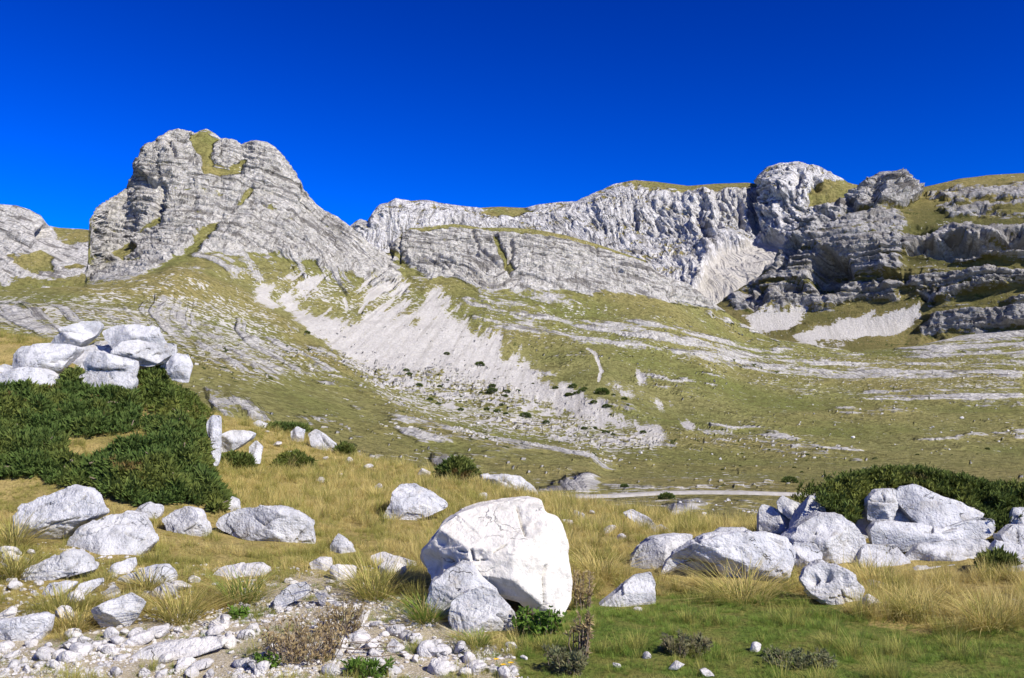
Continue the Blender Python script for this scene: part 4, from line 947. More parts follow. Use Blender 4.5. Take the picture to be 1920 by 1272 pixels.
# boulders and ledges on the right
boulder('backing rock added behind the ledges of the right outcrop to darken their gaps', [(1600, 1075), (1612, 985), (1640, 935), (1720, 925), (1820, 950), (1900, 965), (1990, 970), (1990, 1090), (1900, 1100), (1750, 1098)], Y=11.55, depth=0.35, n=3.0, sub=6, mat=LIME_COOL, rough=0.08, name='outcrop_rock', cat='rock', sink=6, lean=0.35)  # backing rock added so that the gaps between the ledges read dark
boulder('big pale overhanging boulder right of centre with a dark undercut', [(1236, 1083), (1246, 1052), (1262, 1030), (1290, 1015), (1320, 1005), (1370, 998), (1440, 1000), (1475, 1010), (1490, 1030), (1482, 1060), (1472, 1086), (1420, 1092), (1370, 1090), (1330, 1074), (1280, 1068), (1250, 1085)], Y=10.1, depth=0.95, n=3.0, sub=6, mat=LIME_PALE, rough=0.05, sink=0, lean=-0.05,
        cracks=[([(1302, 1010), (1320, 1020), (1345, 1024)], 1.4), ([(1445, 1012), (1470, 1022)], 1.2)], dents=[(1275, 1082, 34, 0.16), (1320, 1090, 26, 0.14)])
boulder('dark stone wedged beneath the big overhanging boulder', [(1240, 1092), (1260, 1075), (1320, 1074), (1370, 1084), (1420, 1088), (1440, 1104), (1260, 1108)], Y=10.5, depth=0.6, sub=4, mat=LIME_COOL, sink=4)
boulder('smooth grey boulder behind the left end of the big overhanging boulder', [(1178, 1072), (1182, 1045), (1195, 1025), (1225, 1008), (1270, 1002), (1300, 1004), (1285, 1040), (1245, 1068), (1200, 1082)], Y=10.7, depth=0.9, sub=6, mat=LIME_COOL, rough=0.045, sink=6)
boulder('low wedge-shaped grey rock in the green turf right of the great boulder', [(1107, 1141), (1125, 1125), (1160, 1105), (1190, 1080), (1222, 1074), (1232, 1095), (1229, 1132), (1200, 1130), (1165, 1144)], base=1138, depth=0.8, sub=5, mat=LIME_COOL, rough=0.06, lean=0.3, sink=5)
boulder('pitted skull-like round rock with two dark hollows', [(1500, 1085), (1512, 1065), (1540, 1053), (1570, 1058), (1600, 1075), (1619, 1105), (1606, 1135), (1575, 1141), (1545, 1128), (1514, 1112)], base=1134, depth=1.0, n=2.3, sub=6, mat=LIME_COOL, rough=0.06, sink=4,
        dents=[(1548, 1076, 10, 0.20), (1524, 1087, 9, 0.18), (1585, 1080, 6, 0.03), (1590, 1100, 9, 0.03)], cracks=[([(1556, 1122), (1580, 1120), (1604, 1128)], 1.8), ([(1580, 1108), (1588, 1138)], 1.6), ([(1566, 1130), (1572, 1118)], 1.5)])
for lab, ol, Y_, mt, cr in (
    ('upright pale block left of the shaded slab, standing before the road', [(1422, 1002), (1424, 955), (1432, 945), (1460, 955), (1492, 970), (1474, 1004)], 12.4, LIME_PALE, [([(1456, 955), (1470, 966), (1488, 972)], 1.5)]),
    ('tilted pale block leaning on top of the upright pale block', [(1457, 942), (1470, 930), (1506, 947), (1496, 972), (1460, 958)], 12.3, LIME_PALE, []),
    ('tall leaning slab in shade under the left end of the right juniper', [(1466, 1003), (1500, 960), (1522, 930), (1546, 934), (1552, 975), (1512, 1006)], 11.7, LIME_COOL, []),
    ('broken grey ledge with grass on it below the right juniper', [(1466, 1012), (1500, 985), (1540, 964), (1580, 966), (1604, 985), (1622, 1012), (1618, 1042), (1560, 1040), (1500, 1034)], 11.0, LIME_COOL, [([(1530, 990), (1520, 1030)], 1.6), ([(1585, 985), (1600, 1030)], 1.4)]),
    ('smooth top boulder of the right outcrop lying under the juniper', [(1680, 928), (1690, 915), (1720, 911), (1760, 930), (1800, 945), (1834, 960), (1800, 973), (1755, 982), (1710, 969), (1685, 947)], 11.5, LIME_PALE, []),
    ('blocky grey stone left of the smooth top boulder', [(1622, 937), (1640, 920), (1680, 917), (1692, 940), (1668, 963), (1625, 962)], 11.5, LIME_COOL, [([(1630, 938), (1680, 940)], 1.6), ([(1652, 922), (1660, 940)], 1.3)]),
    ('long jointed ledge below the smooth top boulder', [(1624, 992), (1640, 972), (1680, 976), (1760, 990), (1830, 972), (1868, 968), (1864, 1000), (1810, 1012), (1740, 1016), (1660, 1020), (1630, 1008)], 11.2, LIME_PALE, [([(1708, 985), (1704, 1012)], 1.8), ([(1748, 990), (1746, 1012)], 1.8), ([(1800, 985), (1840, 978)], 1.4)]),
    ('lower jointed ledge of the right outcrop behind tall straw', [(1690, 1052), (1720, 1022), (1790, 1014), (1850, 1012), (1872, 1030), (1852, 1057), (1780, 1066), (1710, 1068)], 10.9, LIME_COOL, [([(1815, 1016), (1818, 1052)], 2.0), ([(1770, 1040), (1850, 1036)], 1.6)]),
    ('cracked block at the right end of the lower ledge', [(1858, 1042), (1870, 1014), (1916, 1020), (1932, 1050), (1902, 1062)], 10.7, LIME_COOL, [([(1870, 1025), (1876, 1055)], 1.6)]),
    ('tall block cut by the right edge beside the juniper', [(1893, 988), (1904, 955), (1942, 952), (1948, 1012), (1914, 1016)], 11.3, LIME_PALE, [([(1896, 968), (1925, 976)], 1.4)]),
    ('lowest block of the right outcrop at the right edge', [(1858, 1080), (1880, 1062), (1926, 1060), (1934, 1106), (1902, 1107)], 10.2, LIME_COOL, []),
    ('shaded rock behind the tall straw in the middle of the right outcrop', [(1606, 1052), (1622, 1024), (1682, 1022), (1702, 1052), (1662, 1080), (1614, 1076)], 10.9, LIME_COOL, []),
    ('square block at the right edge under the hanging juniper', [(1868, 1004), (1898, 984), (1965, 988), (1968, 1040), (1892, 1046)], 11.0, LIME_COOL, [([(1905, 990), (1912, 1040)], 1.8)]),
    ('broad low block at the right edge at the foot of the outcrop', [(1824, 1074), (1866, 1050), (1965, 1054), (1968, 1108), (1846, 1102)], 10.5, LIME_COOL, [([(1880, 1056), (1890, 1100)], 1.6)]),
    ('small pale rock between the big overhanging boulder and the grassy ledge', [(1478, 1042), (1490, 1018), (1530, 1020), (1543, 1040), (1520, 1060), (1490, 1056)], 10.5, LIME_PALE, []),
    ('low rock at the foot of the lower ledge, under its overhang', [(1690, 1080), (1720, 1064), (1800, 1060), (1850, 1066), (1856, 1088), (1780, 1096), (1700, 1096)], 10.6, LIME_COOL, []),
    ('thin dark-edged ledge on the crest right of the great boulder', [(1166, 962), (1186, 955), (1216, 970), (1250, 990), (1244, 1000), (1198, 986)], 15.5, LIME_COOL, [([(1180, 958), (1225, 980)], 1.4)]),
    ('small ledge end right of the dark-edged crest ledge', [(1222, 990), (1240, 983), (1262, 998), (1240, 1004)], 14.6, LIME_COOL, []),
    ('small pale knob behind the big overhanging boulder', [(1338, 1000), (1352, 991), (1398, 990), (1412, 1000), (1380, 1006)], 11.5, LIME_COOL, [])):
    boulder(lab, ol, Y=Y_, depth=1.0, n=5.5, cuts=9, sub=5, mat=mt, rough=0.035, fac=1.7, cracks=cr, name='outcrop_rock', cat='rock', sink=14, lean=0.2, crack_d=0.06)
# ================================================================== PLANTS
def mat_leaf(name, lo, hi, alt=None, trans=0.25, rnd=0.5, patch=None):
    """lo at the foot, hi at the tip (attribute 'tip'); tone varies from piece to piece (attribute 'tone' and object random)"""
    m = NT(name)
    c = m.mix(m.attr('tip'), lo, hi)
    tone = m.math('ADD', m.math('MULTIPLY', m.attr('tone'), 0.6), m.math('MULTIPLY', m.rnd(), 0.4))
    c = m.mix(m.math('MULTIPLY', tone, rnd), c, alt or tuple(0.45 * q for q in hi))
    if patch:
        q = m.geo(); c = m.mix(m.mr(m.noise(q, 1.3, 3, 0.6), 0.46, 0.66, 0, 0.8), c, patch[0]); c = m.mix(m.mr(m.noise(q, 2.3, 3, 0.6, 0.5), 0.62, 0.70, 0, 0.7), c, patch[1])
    m.done(c, 0.8, 0.15)
    t = m.n('ShaderNodeBsdfTranslucent'); m.l(c, t.inputs[0])
    mx = m.n('ShaderNodeMixShader'); mx.inputs[0].default_value = trans
    m.l(m.b.outputs[0], mx.inputs[1]); m.l(t.outputs[0], mx.inputs[2]); m.l(mx.outputs[0], m.out.inputs['Surface'])
    return m.m
GOLD = mat_leaf('straw_grass', (0.46, 0.365, 0.115), (0.78, 0.625, 0.25), (0.52, 0.46, 0.15), 0.4)
OLIVE = mat_leaf('olive_grass', (0.23, 0.235, 0.05), (0.50, 0.44, 0.125), (0.30, 0.32, 0.075), 0.4)
GREEN = mat_leaf('green_grass', (0.10, 0.19, 0.026), (0.235, 0.365, 0.058), (0.36, 0.34, 0.09), 0.4)
BROWN = mat_leaf('dried_herb', (0.36, 0.26, 0.13), (0.58, 0.44, 0.24), (0.34, 0.32, 0.12), 0.4)
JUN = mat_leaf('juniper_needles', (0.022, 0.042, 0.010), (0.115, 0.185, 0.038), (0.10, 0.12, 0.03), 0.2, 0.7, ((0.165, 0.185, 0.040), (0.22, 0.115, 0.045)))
JUN2 = mat_leaf('yellowish_juniper_needles', (0.024, 0.042, 0.009), (0.135, 0.190, 0.034), (0.10, 0.12, 0.03), 0.2, 0.7, ((0.19, 0.205, 0.04), (0.17, 0.13, 0.045)))  # second needle tone, slightly lighter and yellower
HEATH = mat_leaf('grey_heath', (0.10, 0.12, 0.05), (0.25, 0.28, 0.13), (0.26, 0.21, 0.11), 0.4, 0.8)
LEAF = mat_leaf('fresh_leaf', (0.07, 0.14, 0.018), (0.16, 0.27, 0.040), (0.07, 0.12, 0.018), 0.3)
_m = NT('woody_stem'); _p = _m.geo()
WOOD = _m.done(_m.mix(_m.mr(_m.noise(_p, 40, 3), 0.35, 0.65), (0.15, 0.11, 0.075), (0.25, 0.20, 0.15)), 0.9, 0.1)
_m = NT('yellow_petal'); YEL = _m.done(_m.mix(_m.attr('tip'), (0.75, 0.36, 0.01), (0.85, 0.55, 0.02)), 0.6, 0.2)

def blades(n, r, h, lean, w, seed, droop=0.5, hvar=0.4):
    """n grass blades rooted in a disc of radius r; returns verts, tris, tip, tone"""
    g = np.random.default_rng(seed)
    a = g.random(n) * 2 * math.pi; rad = r * np.sqrt(g.random(n))
    root = np.stack([rad * np.cos(a), rad * np.sin(a), np.full(n, -0.02)], 1)
    out = np.stack([np.cos(a + g.normal(0, 0.7, n)), np.sin(a + g.normal(0, 0.7, n)), 0 * a], 1)
    L = h * (1 - hvar + hvar * 1.4 * g.random(n))
    ln = lean * (0.25 + 1.1 * g.random(n)) * (0.4 + 0.6 * rad / r)
    side = np.cross(out, [0, 0, 1.0]); side /= np.linalg.norm(side, axis=1)[:, None]
    V, tip = [], []
    for k, t in enumerate((0, 0.4, 0.75, 1.0)):
        c = root + out * (L * ln * (t + droop * t * t))[:, None] + np.array([0, 0, 1.0]) * (L * t * (1 - 0.35 * droop * ln * t))[:, None]
        ww = w * (1, 0.9, 0.6, 0)[k] * 0.5
        if k < 3: V += [c - side * ww, c + side * ww]; tip += [t, t]
        else: V += [c]; tip += [1.0]
    V = np.stack(V, 1).reshape(-1, 3); tip = np.tile(tip, n)
    b = np.arange(n)[:, None] * 7
    F = np.concatenate([b + np.array(q) for q in ([0, 1, 3], [0, 3, 2], [2, 3, 5], [2, 5, 4], [4, 5, 6])], 0)
    return V, F, tip, np.repeat(g.random(n), 7)

def leafy_mesh(name, parts):
    V = np.concatenate([p[0] for p in parts]); o = np.cumsum([0] + [len(p[0]) for p in parts[:-1]])
    F = np.concatenate([p[1] + k for p, k in zip(parts, o)])
    me = mesh_from(name, V, F, False)
    attr(me, 'tip', np.concatenate([p[2] for p in parts])); attr(me, 'tone', np.concatenate([p[3] for p in parts]))
    return me

def rot_from(z, spin):
    """rotation matrices whose local Z is z, spun about it"""
    z = z / np.linalg.norm(z, axis=1)[:, None]
    a = np.where(np.abs(z[:, 2:3]) < 0.9, np.array([[0, 0, 1.0]]), np.array([[1.0, 0, 0]]))
    x = np.cross(a, z); x /= np.linalg.norm(x, axis=1)[:, None]; y = np.cross(z, x)
    c, s = np.cos(spin)[:, None], np.sin(spin)[:, None]
    return np.stack([c * x + s * y, -s * x + c * y, z], 2)
def scatter(T, pos, z, scl, g):
    """copies of a template (V, F, tip) at pos, growing along z"""
    V, F, tip = T; n = len(pos)
    M = rot_from(z, g.random(n) * 6.283)
    W_ = np.einsum('nij,kj->nki', M, V) * scl[:, None, None] + pos[:, None, :]
    FF = (F[None] + (np.arange(n) * len(V))[:, None, None]).reshape(-1, F.shape[1])
    return W_.reshape(-1, 3), FF, np.tile(tip, n), np.repeat(g.random(n), len(V))

def sprig(nb=7, seed=0, w=0.10, spread=0.75):
    g = np.random.default_rng(seed); V, F, tip = [], [], []
    for i in range(nb):
        a = i * 2.4 + g.random(); el = spread * (0.25 + 0.75 * g.random())
        d = np.array([math.cos(a) * math.sin(el), math.sin(a) * math.sin(el), math.cos(el)])
        s = np.cross(d, g.normal(size=3)); s /= np.linalg.norm(s)
        L = 0.6 + 0.5 * g.random(); b = len(V); p0 = np.array([0, 0, 0.25 * g.random()])
        V += [p0 - s * w * 0.5, p0 + s * w * 0.5, p0 + d * L * 0.6 + s * w, p0 + d * L * 0.6 - s * w, p0 + d * L]
        tip += [0, 0, 0.6, 0.6, 1.0]
        F += [[b, b + 1, b + 2], [b, b + 2, b + 3], [b + 3, b + 2, b + 4]]
    return np.array(V), np.array(F), np.array(tip)
SPRIGS = [sprig(6, s) for s in range(3)]
def leaf_tpl(seed=0):
    g = np.random.default_rng(seed); V, F, tip = [], [], []
    for i in range(4):
        a = i * 1.7 + g.random(); d = np.array([math.cos(a), math.sin(a), 0.5]); s = np.array([-math.sin(a), math.cos(a), 0]); b = len(V)
        V += [d * 0.1, d * 0.6 + s * 0.32, d * 1.0, d * 0.6 - s * 0.32]; tip += [0.2, 0.7, 1, 0.7]
        F += [[b, b + 1, b + 2], [b, b + 2, b + 3]]
    return np.array(V), np.array(F), np.array(tip)
def tube(pts, r0, r1, k=5):
    pts = np.asarray(pts, float); n = len(pts); t = np.gradient(pts, axis=0); M = rot_from(t, np.zeros(n))
    a = np.arange(k) * 2 * math.pi / k; ring = np.stack([np.cos(a), np.sin(a), 0 * a], 1)
    rr = np.linspace(r0, r1, n)
    V = (np.einsum('nij,kj->nki', M, ring) * rr[:, None, None] + pts[:, None, :]).reshape(-1, 3)
    F = []
    for i in range(n - 1):
        for j in range(k):
            p, q = i * k + j, i * k + (j + 1) % k
            F += [[p, q, q + k], [p, q + k, p + k]]
    return V, np.array(F)
def stem_mesh(name, lines, r0, r1):
    Vs, Fs, o = [], [], 0
    for L in lines:
        V, F = tube(L, r0, r1, 4); Vs.append(V); Fs.append(F + o); o += len(V)
    return mesh_from(name, np.concatenate(Vs), np.concatenate(Fs))
def thing(name, label, cat, loc, group=None):
    o = obj(name, None); o.location = loc; o.empty_display_size = 0.2
    return tag(o, label, cat, group)
def inpoly(poly, n, g):
    p = np.array(poly, float); out = np.zeros((0, 2))
    while len(out) < n:
        q = p.min(0) + g.random((4 * n, 2)) * np.ptp(p, axis=0)
        out = np.concatenate([out, q[polydist(q[:, 0], q[:, 1], poly) > 0]])
    return out[:n]

# ---------------------------------------------------------------- juniper bank on the left knoll
JPOLY = []
def juniper_on_ground(label, poly, n, h, mat, group, seed):
    JPOLY.append((poly, h)); n = int(n * 1.85)
    g = np.random.default_rng(seed)
    px = inpoly(poly, n, g)
    ed = polydist(px[:, 0], px[:, 1], poly)
    P = hit(px[:, 0], px[:, 1]); ok = np.isfinite(P[:, 1]); P, ed = P[ok], ed[ok]
    c = np.array([P[:, 0].mean(), P[:, 1].mean(), 0]); c[2] = float(gz(c[0], c[1]))
    lump = 0.62 + 1.1 * pn(P[:, 0] * 1.7, P[:, 1] * 1.7, P[:, 2] * 1.7 + seed) + 0.7 * pn(P[:, 0] * 4.5, P[:, 1] * 4.5, P[:, 2] * 4.5 + seed)
    ed = ed + 16 * pn(P[:, 0] * 2.5, P[:, 1] * 2.5, P[:, 2] * 2.5) - 4
    ok = (ed > 0) & (lump > 0.05 + 0.22 * g.random(len(P))); P, ed, lump = P[ok], ed[ok], lump[ok]
    top = h * 0.78 * np.clip(ed / 22, 0.10, 1) ** 0.6 * np.clip(lump, 0.10, 1.4)
    P[:, 2] += top * (0.35 + 0.65 * g.random(len(P)) ** 0.5)
    z = np.stack([g.normal(0.1, 0.6, len(P)), g.normal(-0.35, 0.6, len(P)), 0.45 + 0.3 * g.random(len(P))], 1)
    sc = (0.06 + 0.075 * g.random(len(P)) ** 1.5) * (0.8 + 0.4 * lump)
    root = thing('juniper_shrub', label, 'shrub', c, group)
    parts = []
    for k, T in enumerate(SPRIGS):
        s_ = slice(k, None, 3); parts.append(scatter(T, P[s_] - c, z[s_], sc[s_], g))
    obj('foliage', leafy_mesh('juniper_foliage', parts), mat, root)
    lines = []
    for i in range(14):
        q = P[g.integers(len(P))] - c; q0 = q * np.array([0.3, 0.3, 0]) + g.normal(0, 0.1, 3) * np.array([1, 1, 0])
        q0[2] = float(gz(c[0] + q0[0], c[1] + q0[1])) - c[2] - 0.03
        lines.append([q0, (q0 + q) / 2 + np.array([0, 0, 0.08]), q - np.array([0, 0, 0.06])])
    for i in range(9):
        q = P[g.integers(len(P))] - c; e = g.normal(0, 1, 3) * np.array([0.08, 0.07, 0.05])
        lines.append([q - e, q + np.array([0, 0, 0.02]), q + e + np.array([0, 0, 0.05])])
    obj('branch', stem_mesh('juniper_branch', lines, 0.022, 0.006), WOOD, root)['kind'] = 'stuff'
    return root
GJ = 'junipers carpeting the left knoll'
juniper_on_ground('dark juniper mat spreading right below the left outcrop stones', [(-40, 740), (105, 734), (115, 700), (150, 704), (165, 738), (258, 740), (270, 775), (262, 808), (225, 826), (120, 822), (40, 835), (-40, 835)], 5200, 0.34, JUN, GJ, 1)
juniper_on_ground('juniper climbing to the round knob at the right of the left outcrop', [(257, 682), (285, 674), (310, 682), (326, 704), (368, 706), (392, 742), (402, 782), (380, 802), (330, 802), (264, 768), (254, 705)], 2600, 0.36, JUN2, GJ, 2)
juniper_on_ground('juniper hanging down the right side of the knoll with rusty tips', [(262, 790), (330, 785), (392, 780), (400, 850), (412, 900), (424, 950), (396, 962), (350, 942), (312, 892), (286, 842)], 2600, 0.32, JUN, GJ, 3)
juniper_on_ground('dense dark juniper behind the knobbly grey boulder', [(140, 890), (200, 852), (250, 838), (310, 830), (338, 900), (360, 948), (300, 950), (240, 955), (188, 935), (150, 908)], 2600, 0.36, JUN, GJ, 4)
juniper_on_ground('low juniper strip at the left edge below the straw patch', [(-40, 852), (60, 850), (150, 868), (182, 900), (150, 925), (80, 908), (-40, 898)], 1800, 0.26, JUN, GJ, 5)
juniper_on_ground('small bright juniper tip beside the whale-backed boulder', [(388, 932), (428, 926), (446, 955), (400, 966)], 500, 0.22, JUN2, GJ, 6)
juniper_on_ground('thin juniper patch at the left edge between two straw patches', [(-40, 806), (60, 815), (125, 826), (132, 856), (60, 866), (-40, 866)], 1400, 0.2, JUN, GJ, 7)

def juniper_blob(label, u, v, Y, wpx, hpx, n, mat, group=None, seed=0, name='juniper_shrub', sc=(0.10, 0.07)):
    """a free-standing low bush: lumpy dome with its foot at pixel (u, v)"""
    g = np.random.default_rng(seed)
    base = at(u, v, Y); base[2] = gz(base[0], base[1]) if Y < 55 else base[2]
    rx, rz = wpx * Y / FPX / 2, hpx * Y / FPX
    d = g.normal(size=(n, 3)); d[:, 2] = np.abs(d[:, 2]); d /= np.linalg.norm(d, axis=1)[:, None]
    k = (0.72 + 0.28 * g.random(n) + 0.35 * fbm(d[:, 0] * 2 + seed, d[:, 1] * 2, d[:, 2] * 2, 3))
    P = d * np.array([rx, rx * 0.8, rz]) * k[:, None]
    root = thing(name, label, 'shrub', base, group)
    z = d + np.array([0, 0, 0.5]) + g.normal(0, 0.35, (n, 3))
    parts = [scatter(T, P[i::3], z[i::3], (sc[0] + sc[1] * g.random(len(P[i::3]))), g) for i, T in enumerate(SPRIGS)]
    obj('foliage', leafy_mesh('bush_foliage', parts), mat, root)
    obj('branch', stem_mesh('bush_branch', [[np.array([0, 0, -0.05]), P[i] * 0.5, P[i] * 0.85] for i in range(6)], 0.012, 0.004), WOOD, root)['kind'] = 'stuff'
juniper_blob('round dark juniper bush on the golden crest behind the tooth-shaped boulder', 858, 924, 20.5, 70, 38, 900, JUN, None, 11)
juniper_blob('flat green bush in the golden grass right of the knoll', 552, 870, 22.0, 66, 26, 600, JUN2, None, 12)
juniper_blob('low dark bush under the long pale rock right of the knoll', 440, 846, 21.0, 66, 24, 600, JUN, None, 13)
juniper_blob('thin dark bush along the golden ridge line', 530, 802, 28.5, 110, 12, 600, JUN, None, 14)
juniper_blob('small dark bush at the right end of the cracked ridge row', 646, 856, 25.5, 28, 16, 260, JUN, None, 15)

def right_juniper():
    g = np.random.default_rng(21)
    poly = [(1530, 942), (1545, 915), (1580, 895), (1640, 881), (1700, 877), (1760, 885), (1850, 905), (1940, 910), (1990, 915), (1990, 965), (1892, 966), (1884, 1004), (1856, 990), (1838, 957), (1790, 938), (1760, 922), (1700, 907), (1660, 912), (1624, 930), (1612, 972), (1586, 984), (1560, 962), (1545, 948)]
    n = 9000
    px = inpoly(poly, n, g)
    px[:, 1] += 7 * fbm(px[:, 0] / 22, px[:, 1] / 22, 0 * px[:, 0] + 2, 3)
    Y = 11.75 + np.clip((950 - px[:, 1]) / 70, -0.3, 1) * 0.75 + 0.12 * g.normal(size=n) + 0.3 * fbm(px[:, 0] / 40, px[:, 1] / 40, 0 * px[:, 0], 3)
    P = at(px[:, 0], px[:, 1] + 3, Y)
    # the far half of the dome
    q = P[g.random(n) < 0.35].copy(); q[:, 1] += 0.4 + 0.9 * g.random(len(q)); q[:, 2] -= 0.05 + 0.2 * g.random(len(q))
    P = np.concatenate([P, q]); n = len(P)
    c = np.array([5.4, 12.2, float(gz(5.4, 12.2))])
    z = np.stack([g.normal(0.1, 0.5, n), g.normal(-0.25, 0.5, n), 0.7 + 0.3 * g.random(n)], 1)
    sc = 0.045 + 0.05 * g.random(n)
    root = thing('juniper_shrub', 'wide dark juniper dome draped over the top of the right outcrop', 'shrub', c)
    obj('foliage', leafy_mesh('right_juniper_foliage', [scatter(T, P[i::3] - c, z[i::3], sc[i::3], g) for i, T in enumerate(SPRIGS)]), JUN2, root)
    lines = []
    for i in range(16):
        q = P[g.integers(n)] - c; q0 = np.array([q[0] * 0.75, 0.2 * g.random(), 0.0])
        lines.append([q0, (q0 + q) / 2, q * 0.98])
    obj('branch', stem_mesh('right_juniper_branch', lines, 0.03, 0.008), WOOD, root)['kind'] = 'stuff'
right_juniper()
juniper_blob('small juniper sprig growing from the joints at the right end of the lower ledge', 1870, 1058, 10.3, 56, 22, 260, JUN, None, 22, sc=(0.07, 0.05))

# ---------------------------------------------------------------- meadow grass (nobody could count it)
def clump_collection(name, defs, mat):
    col = bpy.data.collections.new(name)
    for i, (n, r, h, lean, w) in enumerate(defs):
        me = leafy_mesh('%s_clump' % name, [blades(n, r, h, lean, w, 300 + i * 7 + len(name))])
        me.materials.append(mat)
        col.objects.link(bpy.data.objects.new('%s_clump' % name, me))
    return col
def grass_field(name, label, P, scl, col, g):
    me = bpy.data.meshes.new(name)
    n = len(P)
    me.vertices.add(n); me.vertices.foreach_set('co', np.asarray(P, np.float32).ravel())
    a = me.attributes.new('rot', 'FLOAT_VECTOR', 'POINT')
    a.data.foreach_set('vector', np.stack([g.normal(0, 0.12, n), g.normal(0, 0.12, n), g.random(n) * 6.283], 1).astype(np.float32).ravel())
    attr(me, 'scl', scl)
    ia = me.attributes.new('pick', 'INT', 'POINT'); ia.data.foreach_set('value', g.integers(0, len(col.objects), n).astype(np.int32))
    o = obj(name, me)
    ng = bpy.data.node_groups.new(name, 'GeometryNodeTree')
    ng.interface.new_socket('Geometry', in_out='INPUT', socket_type='NodeSocketGeometry')
    ng.interface.new_socket('Geometry', in_out='OUTPUT', socket_type='NodeSocketGeometry')
    N_ = ng.nodes.new
    gi, go, ip, ci = N_('NodeGroupInput'), N_('NodeGroupOutput'), N_('GeometryNodeInstanceOnPoints'), N_('GeometryNodeCollectionInfo')
    ci.inputs['Collection'].default_value = col
    ci.inputs['Separate Children'].default_value = True
    ci.inputs['Reset Children'].default_value = True
    def na(nm, t):
        q = N_('GeometryNodeInputNamedAttribute'); q.data_type = t; q.inputs['Name'].default_value = nm
        return next(s for s in q.outputs if s.enabled and s.name == 'Attribute')
    L = ng.links.new
    L(gi.outputs[0], ip.inputs['Points']); L(ci.outputs[0], ip.inputs['Instance'])
    ip.inputs['Pick Instance'].default_value = True
    L(na('pick', 'INT'), ip.inputs['Instance Index']); L(na('rot', 'FLOAT_VECTOR'), ip.inputs['Rotation']); L(na('scl', 'FLOAT'), ip.inputs['Scale'])
    L(ip.outputs[0], go.inputs[0])
    md = o.modifiers.new('clumps', 'NODES'); md.node_group = ng
    tag(o, label, 'grass', kind='stuff')

def build_grass():
    g = np.random.default_rng(31)
    pts = []
    for y0, y1, dens in ((4.5, 9, 330), (9, 13, 230), (13, 20, 120), (20, 33, 60)):
        A = 0.6 * (y1 * y1 - y0 * y0) + 3 * (y1 - y0); n = int(A * dens)
        y = np.sqrt(y0 * y0 + g.random(n) * (y1 * y1 - y0 * y0)); x = (g.random(n) * 2 - 1) * (0.6 * y + 1.5)
        pts.append(np.stack([x, y], 1))
    p = np.concatenate(pts); x, y = p[:, 0], p[:, 1]
    z = gz(x, y); P = np.stack([x, y, z], 1); U, V = topx(P)
    keep = np.ones(len(p), bool)
    for rx, ry, ra, rb, rt in ROCKS:
        keep &= ~((((x - rx) / (ra * 0.95)) ** 2 + ((y - ry + 0.05) / (rb * 0.95 + 0.06)) ** 2 < 1) & (z < rt + 0.1))
    n1 = fbm(x * 0.9, y * 0.9, 0 * x, 3); n2 = fbm(x * 2.6 + 9, y * 2.6, 0 * x, 3); r = g.random(len(p))
    stony = sstep(-25, 25, polydist(U, V, ZONE_STONY) + 45 * n1)
    turf = sstep(-30, 30, polydist(U, V, ZONE_TURF) + 45 * n1)
    knoll = sstep(0, 0.5, np.interp(y, [11, 12.5, 14, 15.5, 17.5, 19, 22], [-3.1, -3.5, -4.06, -4.67, -5.6, -6.4, -7.4]) - x) * (y > 12)
    outside = (V > 1275) | (U < -40) | (U > 1960)
    keep &= ~((stony > 0.5) & (r > 0.40 + 0.6 * (n2 > 0.02)))
    kind = np.where(turf > 0.5, np.where(r < 0.08 + 0.4 * (n2 > 0.28), 1, 2), np.where(r < 0.10 + 0.65 * (n2 + 0.4 * n1 > 0.12) + 0.25 * knoll, 1, 0))     # 0 gold 1 olive 2 green
    kind = np.where((stony > 0.5), np.where(r * 5 % 1 < 0.62, 2, 1), kind)
    near_left = (y < 12.5) & (U < 720) & (stony < 0.5)
    kind = np.where(near_left & (n1 > 0.02) & (kind == 0), 1, kind)
    h = np.where(kind == 2, 0.30, np.where(kind == 1, 0.44, 0.52)) * (0.75 + 0.5 * g.random(len(p))) * np.clip(1 + 1.9 * n2, 0.35, 1.9)
    h = np.where(turf > 0.5, h * 0.62, h); h = np.where(stony > 0.5, h * 0.6, h); h = np.where(knoll > 0.5, h * 0.62, h)
    h *= np.where((y < 13) & (turf < 0.5), np.where(U < 720, 0.58, 0.72), 1.0)
    straw = polydist(U, V, [(1480, 1075), (1560, 1050), (1640, 1075), (1780, 1100), (1920, 1115), (1980, 1200), (1800, 1190), (1640, 1150), (1500, 1130)]) > -10 + 30 * n1
    h = np.where(straw & (kind != 2), h * 1.25, h)
    for poly, _ in JPOLY: keep &= ~((polydist(U, V, poly) > 4) & (r > 0.10 + 0.45 * (n2 > 0.12)) & (y > 11.5))
    h *= np.where(kind < 2, 0.86, 1.0); keep &= ~((kind == 0) & (n1 < -0.14) & (r > 0.45))
    P[:, 2] -= 0.01
    defs_t = [(34, 0.07, 0.36, 0.55, 0.0075), (30, 0.06, 0.32, 0.8, 0.0075), (38, 0.09, 0.30, 0.65, 0.0075), (26, 0.06, 0.40, 0.45, 0.007), (30, 0.08, 0.26, 1.2, 0.007), (8, 0.06, 0.62, 0.45, 0.0055)]
    cg, co, cn = clump_collection('straw', defs_t, GOLD), clump_collection('olive', defs_t, OLIVE), clump_collection('turf', [(40, 0.09, 0.24, 0.6, 0.008), (44, 0.10, 0.20, 0.8, 0.008), (36, 0.08, 0.27, 0.5, 0.007)], GREEN)
    for k, nm, lab, col in ((0, 'straw_grass', 'golden straw grass covering the crest and filling gaps between boulders', cg), (1, 'olive_grass', 'half-green grass mixed through the straw meadow', co), (2, 'green_turf', 'short green turf in the right foreground and among the pebbles', cn)):
        s_ = keep & (kind == k)
        grass_field(nm, lab, P[s_], h[s_], col, g)
build_grass()

